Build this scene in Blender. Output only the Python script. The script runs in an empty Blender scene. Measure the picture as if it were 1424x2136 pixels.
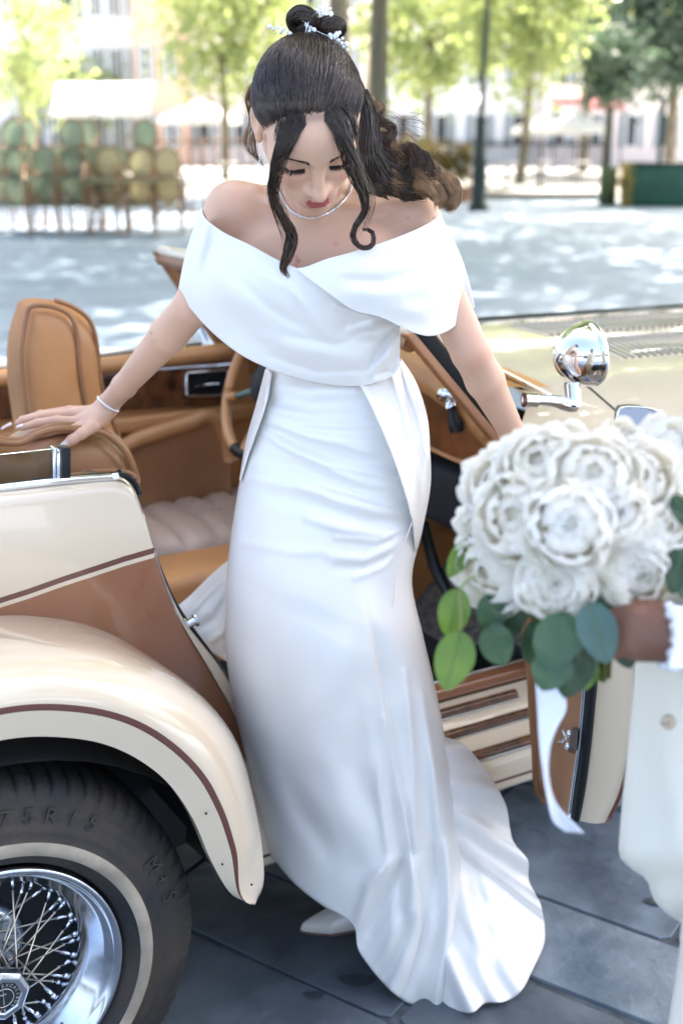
import bpy, math, random
import numpy as np
from mathutils import Vector, Matrix

# ---------------------------------------------------------------- camera, sky, sun, exposure
scene = bpy.context.scene
F = 2600.0; P = math.radians(17.0); H = 1.59; PSI = math.radians(59.3)
cd = bpy.data.cameras.new("camera")
cd.sensor_fit = 'VERTICAL'; cd.sensor_height = 36.0; cd.sensor_width = 24.0
cd.lens = F / 2136.0 * 36.0
cd.clip_start = 0.05; cd.clip_end = 2000.0
cd.dof.use_dof = True; cd.dof.focus_distance = 1.98; cd.dof.aperture_fstop = 3.0
cam = bpy.data.objects.new("camera", cd); scene.collection.objects.link(cam)
cam.location = (0, 0, H); cam.rotation_euler = (math.radians(90) - P, 0, 0)
scene.camera = cam

SUN_EL = math.radians(50); SUN_AZ = math.radians(38)      # azimuth from +Y towards +X
world = bpy.data.worlds.new("World"); scene.world = world; world.use_nodes = True
wn = world.node_tree
sky = wn.nodes.new('ShaderNodeTexSky'); sky.sky_type = 'NISHITA'; sky.sun_disc = False
sky.air_density = 1.0; sky.dust_density = 7.0; sky.ozone_density = .3; sky.sun_elevation = SUN_EL; sky.sun_rotation = SUN_AZ
bg = wn.nodes['Background']; bg.inputs[1].default_value = 0.15
wn.links.new(sky.outputs[0], bg.inputs[0])
sl = bpy.data.lights.new("sun", 'SUN'); sl.energy = 5.0; sl.angle = math.radians(0.6); sl.color = (1.0, 0.94, 0.85)
so = bpy.data.objects.new("sun", sl); scene.collection.objects.link(so)
sd = Vector((math.sin(SUN_AZ) * math.cos(SUN_EL), math.cos(SUN_AZ) * math.cos(SUN_EL), math.sin(SUN_EL)))
so.rotation_euler = sd.to_track_quat('Z', 'Y').to_euler()
so.location = (3, 6, 12)
vs = scene.view_settings
scene.display_settings.display_device = 'sRGB'
vs.view_transform = 'Standard'; vs.look = 'None'; vs.gamma = 1.0; vs.use_curve_mapping = False
vs.exposure = 2.42

rnd = random.Random(5); rng = np.random.default_rng(7)

# ---------------------------------------------------------------- coordinate helpers
fwd = np.array([0, math.cos(P), -math.sin(P)]); dn = np.array([0, -math.sin(P), -math.cos(P)]); rt = np.array([1., 0, 0])
CAM = np.array([0, 0, H])
def ray(x, y): return fwd + rt * (x - 712) / F + dn * (y - 1068) / F
def at(x, y, Z): return CAM + ray(x, y) * Z
def PY(x, y, Y):
    r = ray(x, y); return CAM + r * (Y / r[1])
def ground(x, y, z=0.0):
    r = ray(x, y); return CAM + r * ((z - H) / r[2])
u_ = np.array([math.sin(PSI), math.cos(PSI), 0]); v_ = np.array([-math.cos(PSI), math.sin(PSI), 0])
CO = at(-6, 2054, 1.92); CO[2] = 0
def cw(s, t, z): return CO + u_ * s + v_ * t + np.array([0, 0, z])
def carp(x, y, t):
    r = ray(x, y); k = (t - (CAM - CO) @ v_) / (r @ v_); p = CAM + r * k
    return ((p - CO) @ u_, p[2])
def carP(x, y, t):
    s, z = carp(x, y, t); return cw(s, t, z)
def carz(x, y, z):
    p = ground(x, y, z); return ((p - CO) @ u_, (p - CO) @ v_)

def spl(pts, n, closed=False):
    """Catmull-Rom resampling of a polyline to n points (uniform in chord length)."""
    p = np.array(pts, float)
    if p.shape[0] == 2:
        tt = np.linspace(0, 1, n)[:, None]; return p[0] * (1 - tt) + p[1] * tt
    if closed: q = np.vstack([p[-1], p, p[0], p[1]])
    else: q = np.vstack([2 * p[0] - p[1], p, 2 * p[-1] - p[-2]])
    out = []
    for i in range(1, len(q) - 2):
        p0, p1, p2, p3 = q[i - 1], q[i], q[i + 1], q[i + 2]
        for t in np.linspace(0, 1, 12, endpoint=False):
            out.append(.5 * ((2 * p1) + (-p0 + p2) * t + (2 * p0 - 5 * p1 + 4 * p2 - p3) * t * t + (-p0 + 3 * p1 - 3 * p2 + p3) * t ** 3))
    out.append(q[-2]); out = np.array(out)
    d = np.r_[0, np.cumsum(np.linalg.norm(np.diff(out[:, :min(3, out.shape[1])], axis=0), axis=1))]
    tt = np.linspace(0, d[-1], n)
    return np.stack([np.interp(tt, d, out[:, k]) for k in range(out.shape[1])], 1)
def interp(x, pts):
    p = np.array(pts, float); return np.interp(x, p[:, 0], p[:, 1])
def sstep(a, b, x):
    t = np.clip((x - a) / (b - a), 0, 1); return t * t * (3 - 2 * t)

# ---------------------------------------------------------------- mesh helpers
col = scene.collection
BASE = {}
class M:
    """collects geometry, then becomes ONE mesh object"""
    def __init__(s): s.v = []; s.f = []; s.m = []; s.n = 0
    def add(s, V, Fc, mi=0):
        V = np.asarray(V, float).reshape(-1, 3); s.v.append(V)
        for k in Fc: s.f.append(tuple(int(i) + s.n for i in k)); s.m.append(mi)
        s.n += len(V); return s
    def grid(s, G, mi=0, cu=False, cv=False, flip=False, rowmat=None):
        n, m = G.shape[:2]; fs = []
        base = s.n
        for i in range(n - (0 if cu else 1)):
            a = i; b = (i + 1) % n
            for j in range(m - (0 if cv else 1)):
                c = j; d = (j + 1) % m
                q = (a * m + c, b * m + c, b * m + d, a * m + d)
                if flip: q = q[::-1]
                s.f.append(tuple(k + base for k in q)); s.m.append(rowmat[j] if rowmat is not None else mi)
        s.v.append(G.reshape(-1, 3)); s.n += n * m; return s
    def box(s, c, size, mi=0, R=None):
        hx, hy, hz = [k / 2 for k in size]
        V = np.array([(x, y, z) for x in (-hx, hx) for y in (-hy, hy) for z in (-hz, hz)])
        if R is not None: V = V @ np.array(R).T
        return s.add(V + np.array(c), [(0, 1, 3, 2), (4, 6, 7, 5), (0, 4, 5, 1), (2, 3, 7, 6), (0, 2, 6, 4), (1, 5, 7, 3)], mi)
    def tube(s, pts, r, n=8, mi=0, caps=True, flat=1.0, ref=None):
        p = np.array(pts, float); r = np.broadcast_to(np.array(r, float), (len(p),))
        t = np.gradient(p, axis=0); t /= np.linalg.norm(t, axis=1)[:, None] + 1e-12
        a = np.array(ref if ref is not None else ((0, 0, 1.) if abs(t[0][2]) < .9 else (1., 0, 0)), float)
        nn = np.cross(t[0], a); nn /= np.linalg.norm(nn) + 1e-12
        G = np.zeros((len(p), n, 3)); th = np.arange(n) * 2 * math.pi / n
        for i in range(len(p)):
            nn = nn - t[i] * (nn @ t[i]); nn /= np.linalg.norm(nn) + 1e-12
            b = np.cross(t[i], nn)
            G[i] = p[i] + r[i] * (np.cos(th)[:, None] * nn + flat * np.sin(th)[:, None] * b)
        base = s.n; s.grid(G, mi, cv=True)
        if caps:
            s.f.append(tuple(base + k for k in range(n))[::-1]); s.m.append(mi)
            s.f.append(tuple(base + (len(p) - 1) * n + k for k in range(n))); s.m.append(mi)
        return s
    def lathe(s, prof, org, ax, ux, n=48, mi=0, rowmat=None, closed=False, rmod=None):
        """prof rows (axial, radius)"""
        ax = np.array(ax); ux = np.array(ux); w = np.cross(ax, ux); th = np.arange(n) * 2 * math.pi / n
        pr = np.array(prof, float)
        G = np.zeros((n, len(pr), 3))
        for i, a in enumerate(th):
            d = math.cos(a) * ux + math.sin(a) * w
            rr = pr[:, 1] if rmod is None else pr[:, 1] + rmod(i, pr)
            G[i] = np.array(org) + pr[:, :1] * ax + rr[:, None] * d
        return s.grid(G, mi, cu=True, cv=closed, rowmat=rowmat)
    def sphere(s, c, r, nu=16, nv=10, mi=0, sc=(1, 1, 1), R=None):
        th = np.linspace(0, math.pi, nv + 1); ph = np.arange(nu) * 2 * math.pi / nu
        G = np.stack([np.outer(np.cos(ph), np.sin(th)) * sc[0], np.outer(np.sin(ph), np.sin(th)) * sc[1], np.outer(np.ones(nu), np.cos(th)) * sc[2]], -1) * r
        if R is not None: G = G @ np.array(R).T
        return s.grid(G + np.array(c), mi, cu=True)
    def build(s, name, mat, parent=None, smooth=True, bevel=0, world_coords=True, solid=0, sub=0, angle=None, rot=0):
        me = bpy.data.meshes.new(name)
        V = np.vstack(s.v) if s.v else np.zeros((0, 3))
        if parent is not None and world_coords: V = V - np.array(BASE.get(parent.name, (0, 0, 0)))
        me.from_pydata(V.tolist(), [], s.f)
        mats = mat if isinstance(mat, (list, tuple)) else [mat]
        for k in mats: me.materials.append(k)
        if len(mats) > 1: me.polygons.foreach_set('material_index', s.m)
        if smooth: me.polygons.foreach_set('use_smooth', [True] * len(me.polygons))
        me.validate(); me.update()
        o = bpy.data.objects.new(name, me); col.objects.link(o)
        if parent is not None:
            o.parent = parent; BASE[o.name] = BASE.get(parent.name, (0, 0, 0)) if world_coords else (0, 0, 0)
        else: BASE[o.name] = (0, 0, 0)
        if solid: k = o.modifiers.new('s', 'SOLIDIFY'); k.thickness = solid; k.offset = 0
        if bevel: k = o.modifiers.new('b', 'BEVEL'); k.width = bevel; k.segments = 3; k.limit_method = 'ANGLE'
        if sub: k = o.modifiers.new('ss', 'SUBSURF'); k.levels = sub; k.render_levels = sub
        if smooth and angle:
            if hasattr(me, 'set_sharp_from_angle'): me.set_sharp_from_angle(angle=math.radians(angle))
        return o
def rootize(o, p):
    """give a top-level mesh built in world coordinates its own base point"""
    p = Vector([float(k) for k in p]); o.data.transform(Matrix.Translation(-p)); o.location = p; BASE[o.name] = tuple(p); return o
def tag(o, label=None, cat=None, group=None, kind=None):
    if label: o['label'] = label
    if cat: o['category'] = cat
    if group: o['group'] = group
    if kind: o['kind'] = kind
    return o
def thing(name, loc, label, cat, group=None, rz=0):
    o = bpy.data.objects.new(name, None); col.objects.link(o); o.location = [float(k) for k in loc]; o.rotation_euler = (0, 0, rz)
    o.empty_display_size = .1; BASE[o.name] = tuple(float(k) for k in loc); return tag(o, label, cat, group)
def copy_tree(o, parent=None):
    c = o.copy(); col.objects.link(c); c.parent = parent
    for ch in [k for k in bpy.data.objects if k.parent == o]: copy_tree(ch, c)
    return c

# ---------------------------------------------------------------- materials
def mat(name, c, rough=.5, metal=0, spec=.5, coat=0, sheen=0, sss=0, var=0, vscale=8, bump=0, bscale=60, trans=0, c2=None, vdet=4, bdist=.01, coatr=.05, stretch=None, coord='Object', ior=None, rvar=0, aniso=0):
    m = bpy.data.materials.new(name); m.use_nodes = True; nt = m.node_tree; b = nt.nodes['Principled BSDF']
    b.inputs['Base Color'].default_value = (*c, 1); b.inputs['Roughness'].default_value = rough; b.inputs['Metallic'].default_value = metal
    b.inputs['Specular IOR Level'].default_value = spec
    if coat: b.inputs['Coat Weight'].default_value = coat; b.inputs['Coat Roughness'].default_value = coatr
    if sheen: b.inputs['Sheen Weight'].default_value = sheen; b.inputs['Sheen Roughness'].default_value = .4
    if aniso: b.inputs['Anisotropic'].default_value = aniso
    if sss:
        b.inputs['Subsurface Weight'].default_value = sss; b.inputs['Subsurface Radius'].default_value = (.012, .005, .003); b.inputs['Subsurface Scale'].default_value = 1.0
    if trans: b.inputs['Transmission Weight'].default_value = trans
    if ior: b.inputs['IOR'].default_value = ior
    tc = nt.nodes.new('ShaderNodeTexCoord'); src = tc.outputs[coord]
    if stretch:
        mp = nt.nodes.new('ShaderNodeMapping'); mp.inputs['Scale'].default_value = stretch; nt.links.new(src, mp.inputs[0]); src = mp.outputs[0]
    if var or c2:
        n = nt.nodes.new('ShaderNodeTexNoise'); n.inputs['Scale'].default_value = vscale; n.inputs['Detail'].default_value = vdet; nt.links.new(src, n.inputs[0])
        r = nt.nodes.new('ShaderNodeValToRGB'); r.color_ramp.elements[0].position = .33; r.color_ramp.elements[1].position = .67
        d = c2 if c2 else tuple(k * (1 - var) for k in c)
        e = c if c2 else tuple(min(1, k * (1 + var)) for k in c)
        r.color_ramp.elements[0].color = (*d, 1); r.color_ramp.elements[1].color = (*e, 1)
        nt.links.new(n.outputs[0], r.inputs[0]); nt.links.new(r.outputs[0], b.inputs['Base Color'])
    if rvar:
        n = nt.nodes.new('ShaderNodeTexNoise'); n.inputs['Scale'].default_value = vscale * 2; n.inputs['Detail'].default_value = 5; nt.links.new(src, n.inputs[0])
        q = nt.nodes.new('ShaderNodeMapRange'); q.inputs[3].default_value = max(0, rough - rvar); q.inputs[4].default_value = rough + rvar
        nt.links.new(n.outputs[0], q.inputs[0]); nt.links.new(q.outputs[0], b.inputs['Roughness'])
    if bump:
        n = nt.nodes.new('ShaderNodeTexNoise'); n.inputs['Scale'].default_value = bscale; n.inputs['Detail'].default_value = 5; nt.links.new(src, n.inputs[0])
        k = nt.nodes.new('ShaderNodeBump'); k.inputs['Strength'].default_value = bump; k.inputs['Distance'].default_value = bdist
        nt.links.new(n.outputs[0], k.inputs['Height']); nt.links.new(k.outputs[0], b.inputs['Normal'])
    return m
def leafmat(name, c, c2=None, tr=.5, rough=.5, vscale=3, tt=(2.2, 2.0, .7)):
    m = mat(name, c, rough, c2=c2 or tuple(k * .55 for k in c), vscale=vscale)
    nt = m.node_tree; b = nt.nodes['Principled BSDF']; t = nt.nodes.new('ShaderNodeBsdfTranslucent'); mx = nt.nodes.new('ShaderNodeMixShader')
    src = b.inputs['Base Color'].links[0].from_socket
    g = nt.nodes.new('ShaderNodeMix'); g.data_type = 'RGBA'; g.blend_type = 'MULTIPLY'; g.inputs[0].default_value = 1
    nt.links.new(src, g.inputs[6]); g.inputs[7].default_value = (*tt, 1)
    nt.links.new(g.outputs[2], t.inputs[0]); mx.inputs[0].default_value = tr
    nt.links.new(b.outputs[0], mx.inputs[1]); nt.links.new(t.outputs[0], mx.inputs[2])
    nt.links.new(mx.outputs[0], nt.nodes['Material Output'].inputs[0]); return m
def vcol(m, attr='tint'):
    """base colour taken from a point attribute: make-up and hair roots, pigment only"""
    nt = m.node_tree; a = nt.nodes.new('ShaderNodeAttribute'); a.attribute_name = attr
    nt.links.new(a.outputs['Color'], nt.nodes['Principled BSDF'].inputs['Base Color']); return m

MT = dict(
 cream=mat('cream_paint', (.68, .565, .42), .25, coat=1, var=.02, vscale=2, coatr=.03),
 brown=mat('brown_paint', (.27, .105, .045), .3, coat=1, var=.06, vscale=2, coatr=.03),
 stripe=mat('stripe_paint', (.13, .045, .03), .3, coat=.8),
 chrome=mat('chrome', (.78, .80, .84), .07, 1, rvar=.05, vscale=12),
 chromed=mat('worn_chrome', (.62, .66, .72), .16, 1, rvar=.1, vscale=25, var=.15),
 rubber=mat('tyre_rubber', (.017, .018, .019), .7, var=.35, vscale=9, vdet=8, bump=.5, bscale=120, bdist=.003, c2=(.045, .035, .027)),
 whitew=mat('whitewall', (.42, .36, .28), .7, c2=(.26, .22, .17), vscale=18, bump=.2, bscale=120, bdist=.002),
 black=mat('black_rubber', (.010, .012, .014), .35, spec=.3, bump=.1, bscale=200, bdist=.001),
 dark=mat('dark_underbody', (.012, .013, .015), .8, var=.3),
 tan=mat('tan_leather', (.50, .235, .09), .42, var=.14, vscale=5, bump=.25, bscale=350, bdist=.0012, rvar=.08),
 tan2=mat('seat_leather', (.31, .145, .065), .4, var=.16, vscale=6, bump=.3, bscale=300, bdist=.0012, rvar=.08),
 taupe=mat('taupe_leather', (.50, .36, .27), .36, var=.10, vscale=5, bump=.3, bscale=200, bdist=.0015, rvar=.08),
 stitch=mat('dark_stitching', (.05, .025, .015), .7),
 carpet=mat('grey_shag_carpet', (.22, .19, .16), .95, c2=(.10, .085, .07), vscale=60, bump=1, bscale=120, bdist=.01),
 fur=mat('brown_fur', (.12, .08, .05), .95, c2=(.05, .035, .02), vscale=90, bump=1, bscale=140, bdist=.01),
 steelp=mat('sill_plate', (.18, .22, .26), .25, 1, var=.2),
 glass=mat('tinted_glass', (.45, .52, .48), .02, trans=1, ior=1.2, spec=.5),
 clearg=mat('windscreen_glass', (.90, .96, .93), .01, trans=1, ior=1.1),
 skin=vcol(mat('skin', (.62, .40, .30), .46, sss=.25, bump=.08, bscale=260, bdist=.001, spec=.4)),
 nail=mat('nail_polish', (.72, .58, .55), .15, coat=.8),
 lash=mat('eyelash', (.012, .009, .008), .6),
 hair=mat('dark_brown_hair', (.034, .019, .012), .27, spec=.7, var=.3, vscale=30, aniso=.5),
 hair3=mat('mid_brown_hair', (.085, .047, .026), .35, spec=.6, c2=(.035, .02, .012), vscale=60),
 blackp=mat('black_paint', (.006, .007, .008), .5, spec=.15),
 hair2=mat('light_brown_sunlit_hair', (.44, .26, .13), .42, spec=.5, c2=(.10, .05, .025), vscale=40),  # light brown lengths, colour lightened further in place of sun on the curls
 satin=mat('white_satin', (.82, .80, .77), .27, spec=.6, bump=.05, bscale=900, bdist=.0004),
 crepe=mat('white_crepe', (.82, .80, .775), .42, spec=.4, bump=.08, bscale=1200, bdist=.0004),
 crystal=mat('crystal', (.9, .92, .95), .08, .5, coat=1),
 pearl=mat('pearl', (.82, .84, .88), .2, coat=1),
 shoe=mat('ivory_shoe', (.78, .72, .66), .22, coat=.5),
 suit=mat('cream_cloth', (.76, .71, .60), .85, sheen=.3, bump=.15, bscale=700, bdist=.0006, var=.03, vscale=4),
 brskin=mat('brown_skin', (.17, .075, .045), .5, sss=.15, var=.12, vscale=20),
 petal=leafmat('peony_petal', (.95, .94, .93), (.94, .91, .84), .55, .6, 20, (1.04, 1.03, .99)),
 ribbon=mat('white_ribbon', (.80, .81, .90), .35, sheen=.3),
 slate=mat('slate_stone', (.21, .26, .31), .5, c2=(.075, .10, .13), vscale=6, vdet=12, bump=.8, bscale=16, bdist=.010, rvar=.15),
 plaza=mat('plaza_paving', (.25, .31, .39), .8, c2=(.18, .235, .31), vscale=1.2, vdet=8, bump=.3, bscale=9, bdist=.01),
 joint=mat('joint_sand', (.085, .10, .115), .95, var=.3, vscale=30),
 bark=mat('bark', (.20, .17, .12), .9, c2=(.10, .085, .06), vscale=6, bump=.8, bscale=14, bdist=.03, stretch=(1, 1, .25)),
 leaf=leafmat('tree_leaf', (.32, .36, .19), (.19, .24, .12), .5, .5, 1.5, (1.4, 1.4, .9)),
 leafd=leafmat('dark_leaf', (.10, .15, .11), (.04, .07, .05), .3, .5, 1.5, (1.3, 1.4, 1.0)),
)
# ================================================================ THE CAR
car = thing('classic_convertible', cw(.9, .9, 0), 'cream and brown two-tone open-top classic car with wire wheels and its passenger door open', 'car')
def cg(pts_px, t, n):   # px polyline -> world points on car plane(s) t
    p = spl(pts_px, n); tt = np.broadcast_to(np.array(t, float), (n,))
    return np.array([carP(x, y, k) for (x, y), k in zip(p[:, :2], tt)])

# ---- rear fender: swept crown from arch lip to the body junction
NA = 90
Epx = [(-330, 1700), (-180, 1600), (0, 1545), (130, 1538), (240, 1560), (335, 1618), (398, 1700), (438, 1790), (468, 1846), (486, 1868), (502, 1877), (520, 1878)]
Jpx = [(-330, 1390), (-150, 1308), (0, 1288), (110, 1292), (215, 1316), (315, 1370), (410, 1446), (475, 1530), (515, 1625), (541, 1730), (550, 1806), (550, 1838), (546, 1858), (537, 1873)]
E_ = spl(Epx, NA); J_ = spl(Jpx, NA)
fend = M(); rows = 26; G = np.zeros((NA, rows, 3)); rmat = []
tips = np.linspace(0, 1, NA)
wv = np.array([0, .045, .10, .135, .17, .21, .26, .31, .36, .41, .46, .51, .56, .61, .66, .71, .76, .81, .85, .89, .92, .95, .975, .99, 1.0])
for i in range(NA):
    a = tips[i]
    tJ = .27 - .29 * sstep(.48, .97, a)
    e = carp(*E_[i], -.055); j = carp(*J_[i], tJ)
    e = np.array([e[0], -.055, e[1]]); j = np.array([j[0], tJ, j[1]])
    out = np.array([j[0] - e[0], 0, j[2] - e[2]])
    cyc = np.array([e[0] - 0., 0, e[2] - .33]); cyc /= np.linalg.norm(cyc); k_ = float(sstep(.30, .98, a)); ou_ = out / (np.linalg.norm(out) + 1e-9); cyc = cyc * (1 - k_) + ou_ * k_; cyc /= np.linalg.norm(cyc)
    L = np.linalg.norm(j - e)
    c1 = e + cyc * .055 * min(1.0, 1.35 * L / (L + .09)) * (1 - .8 * float(sstep(.86, 1.0, a))) + np.array([0, -.012, 0])
    c2 = c1 + cyc * L * .26 * (1 - .5 * float(sstep(.86, 1.0, a))) + np.array([0, .01, 0])
    c3 = j + np.array([0, -.13, 0]) * min(1, L / .3) * (tJ + .055) / .325 + cyc * .012 * (1 - k_)
    for q, w in enumerate(wv):
        if w <= .17:
            p = e + (c1 - e) * (w / .17)
        else:
            x = (w - .17) / .83
            p = (1 - x) ** 3 * c1 + 3 * (1 - x) ** 2 * x * c2 + 3 * (1 - x) * x * x * c3 + x ** 3 * j
        G[i, q] = cw(*p)
    G[i, 25] = cw(j[0] - .02, max(tJ, .0) + .02 + .18 * (1 - sstep(.50, .72, a)), j[2] - .015)
    if a > .96:
        pass
rm = []
for q in range(25): rm.append(1 if q == 3 else 0)
fend.grid(G, rowmat=rm)
# lip return
G2 = np.stack([G[:, 0], np.array([cw(*(np.array([*( (G[i,0]-CO)@u_, (G[i,0]-CO)@v_+.02, G[i,0][2]) ]))) for i in range(NA)])], 1)
fend.grid(G2)
fo = fend.build('rear_fender', [MT['cream'], MT['stripe']], car)
# fender front tip cap closes the round nose
m = M(); tipc = G[-1][:25].mean(0)
nt_ = G[-1][:25]; m.add(np.vstack([nt_, tipc]), [(k, k + 1, 25) for k in range(24)])
m.build('fender_tip', MT['cream'], car)
for (x, y) in ((430, 1697), (464, 1803), (525, 1845)):
    m = M(); m.sphere(carP(x, y, -.0655), .0020, 8, 6); m.build('fender_screw', MT['black'], car)
# inner wheel well
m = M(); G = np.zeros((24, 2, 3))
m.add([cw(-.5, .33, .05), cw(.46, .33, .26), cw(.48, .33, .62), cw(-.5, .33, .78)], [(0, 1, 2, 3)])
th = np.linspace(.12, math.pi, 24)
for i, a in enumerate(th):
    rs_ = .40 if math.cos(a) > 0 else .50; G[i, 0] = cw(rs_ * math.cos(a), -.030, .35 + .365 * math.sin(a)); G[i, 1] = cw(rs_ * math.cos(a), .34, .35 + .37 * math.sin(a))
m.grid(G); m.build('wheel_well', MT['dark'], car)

# ---- quarter panel (cream above, brown below, painted band between)
top = spl([(-330, 1066), (-150, 1040), (0, 1022), (130, 1008), (225, 999), (262, 1006), (283, 1028), (300, 1070), (322, 1142), (345, 1212), (380, 1300), (430, 1385), (470, 1455), (497, 1510), (512, 1560)], 120)
s1 = [(-330, 1350), (0, 1247), (100, 1215), (200, 1180), (318, 1141)]
def bandy(x): return interp(x, [(-330, 1352), (0, 1247), (60, 1228), (130, 1203), (200, 1180), (260, 1160), (322, 1142)])
def pan_t(x, y):  # depth of the panel skin: gently bowed
    return .285 - .02 * math.exp(-((y - 1130) / 140.) ** 2) + .00008 * max(0, y - 1250)
NB = 100; xs = np.r_[np.linspace(-330, 225, 45), spl([(228, 0), (322, 0)], 30)[:, 0], np.linspace(324, 512, 40)]
def topy(x):
    k = top[:, 0]; return float(np.interp(x, k, top[:, 1]))
def juncy(x): return float(np.interp(x, [p[0] for p in J_[:70]], [p[1] for p in J_[:70]])) + 30
G = np.zeros((len(xs), 26, 3)); rmq = []
for i, x in enumerate(xs):
    yt = topy(x); yj = max(juncy(x), yt + 1); b = min(max(bandy(x), yt), yj); b2 = min(max(bandy(x) + 12, yt), yj); b3 = min(max(bandy(x) + 21, yt), yj)
    if x > 322: b = b2 = b3 = yt
    ys = np.r_[np.linspace(yt, b, 12), b2, b3, np.linspace(b3, yj, 13)[1:]]
    for j, y in enumerate(ys):
        t = pan_t(x, y)
        # roll the top edge inwards
        d = y - yt
        t += .03 * max(0, 1 - d / 16.) ** 2 if x < 300 else .012 * max(0, 1 - d / 10.) ** 2
        G[i, j] = carP(x, y, t)
rmq = [0] * 11 + [1] + [0] + [2] * 12
m = M(); m.grid(G, rowmat=rmq)
qp = m.build('quarter_panel', [MT['cream'], MT['stripe'], MT['brown']], car)
# jamb: inward return of the cut line (cream) with dark seal
m = M(); J2 = np.zeros((80, 4, 3)); cut = spl([(225, 999), (262, 1006), (283, 1028), (300, 1070), (322, 1142), (345, 1212), (380, 1300), (430, 1385), (470, 1455), (497, 1510), (512, 1560)], 80)
for i, (x, y) in enumerate(cut):
    s, z = carp(x, y, pan_t(x, y) + .012)
    w = .022 * sstep(.45, .8, i / 79)
    for j, (ds, dt, dz) in enumerate([(0, .012, 0), (.006 + w * .6, .02, .0), (.008 + w, .05, .0), (-.03 + w, .14, -.005)]):
        J2[i, j] = cw(s + ds, .285 + dt, z + dz)
m.grid(J2); m.build('door_jamb', MT['cream'], car)
m = M(); m.tube(np.array([cw((q - CO) @ u_ + .006, .285 + .06, q[2]) for q in J2[4:76, 1]]), .008, 8); m.build('door_seal', MT['black'], car)
# striker bolt
a = carP(388, 1305, .32); m = M(); m.tube([a, a + u_ * .018 + np.array([0, 0, .006])], .008, 12); m.tube([a + u_ * .018 + np.array([0, 0, .006]), a + u_ * .022 + np.array([0, 0, .007])], .012, 12)
m.tube([a - u_ * .006, a], .014, 12); m.build('striker_bolt', MT['chromed'], car, angle=30)
# deck behind the seats and chrome belt rail
m = M(); rail = cg([(-330, 1062), (-150, 1036), (0, 1018), (130, 1003), (246, 994)], .30, 40)
m.tube(rail, .0065, 10); m.build('belt_rail', MT['chrome'], car)
m = M(); rail2 = cg([(-330, 1056), (-150, 1030), (0, 1013), (130, 998), (262, 992), (292, 1030)], .325, 40)
m.tube(rail2, .0045, 10); m.build('belt_seal', MT['black'], car)
m = M(); m.add([cw(-1.0, .33, .98), cw(.05, .33, .98), cw(.05, 1.6, .98), cw(-1.0, 1.6, .98)], [(0, 1, 2, 3)]); m.build('rear_deck', MT['cream'], car)
# quarter window: tinted pane between chrome channel and rubber post
m = M(); pane = [carP(-330, 985, .305), carP(118, 936, .305), carP(118, 1004, .305), carP(-330, 1060, .305)]
pb = [q + v_ * .005 for q in pane]
m.add(pane + pb, [(0, 1, 2, 3), (7, 6, 5, 4), (0, 4, 5, 1), (1, 5, 6, 2), (2, 6, 7, 3), (3, 7, 4, 0)])
qw = m.build('quarter_window', MT['glass'], car, smooth=False)
def post(x0, x1, yt, yb, t0, t1, mt, nm, par):
    a = carP(x0, yt, t0); b = carP(x1, yt, t0); c = carP(x1, yb, t0); d = carP(x0, yb, t0); w = v_ * (t1 - t0)
    m = M(); m.add([a, b, c, d, a + w, b + w, c + w, d + w], [(0, 1, 2, 3), (7, 6, 5, 4), (0, 4, 5, 1), (1, 5, 6, 2), (2, 6, 7, 3), (3, 7, 4, 0)])
    return m.build(nm, mt, par, bevel=.002)
post(112, 119, 934, 1005, .298, .318, MT['chromed'], 'channel_edge', qw)
post(119, 131, 938, 1004, .302, .318, MT['chrome'], 'channel', qw)
post(130, 149, 934, 1002, .296, .322, MT['black'], 'rubber_post', qw)

# ---- running board and sill: one profile swept along the car
XR = 1000.
def lineTZ(y, z): s, t = carz(XR, y, z); return t, z
prof = [lineTZ(1662, .215), lineTZ(1658, .222), lineTZ(1646, .234), lineTZ(1640, .241), lineTZ(1620, .263), lineTZ(1600, .283), lineTZ(1590, .292), lineTZ(1560, .312), lineTZ(1500, .350), lineTZ(1450, .384), lineTZ(1444, .390)]
cols = [0, 0, 1, 0, 0, 0, 0, 0, 0, 0]
t9, z9 = prof[-1]
prof0 = [(prof[0][0] + .25, .19)] + prof
S = np.linspace(.50, 2.1, 30)
G = np.array([[cw(s, t, z) for t, z in prof0] for s in S]); m = M(); m.grid(G, rowmat=[2] + cols)
rb = m.build('running_board', [MT['cream'], MT['stripe'], MT['dark']], car)
# brown sill moulding, black joint, steel plate
def bar(y0, y1, z0, z1, proud, mt, nm, par, s0, s1, rr=5):
    t0, t1 = lineTZ(y0, z0)[0], lineTZ(y1, z1)[0]
    nrm = np.array([-(z1 - z0), (t1 - t0)]); nrm /= np.linalg.norm(nrm); nrm = -nrm if nrm[1] < 0 else nrm
    a = np.linspace(0, 1, rr); pr = [(t0 + (t1 - t0) * k + nrm[0] * proud * math.sin(math.pi * (.12 + .76 * k)) , z0 + (z1 - z0) * k + nrm[1] * proud * math.sin(math.pi * (.12 + .76 * k))) for k in a]
    pr = [(t0, z0)] + pr + [(t1, z1)]
    Sg = [s0, s0 + .002] + list(np.linspace(s0 + .01, s1 - .01, 6)) + [s1 - .002, s1]
    G = np.array([[cw(s, t, z) for t, z in pr] for s in Sg]); c0 = G[0].mean(0); G[0] = (G[0] + c0) / 2; c0 = G[-1].mean(0); G[-1] = (G[-1] + c0) / 2
    m = M(); m.grid(G); n = len(pr)
    m.add(G[0], [tuple(range(n))]); m.add(G[-1], [tuple(range(n))[::-1]])
    return m.build(nm, mt, par)
burl = mat('burl_wood', (.16, .055, .02), .25, c2=(.035, .014, .008), vscale=22, vdet=8, coat=1)
burlb = mat('bright_burl_wood', (.26, .085, .022), .3, c2=(.05, .018, .008), vscale=9, vdet=10, coat=.7)
tx = MT['tan2']
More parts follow.
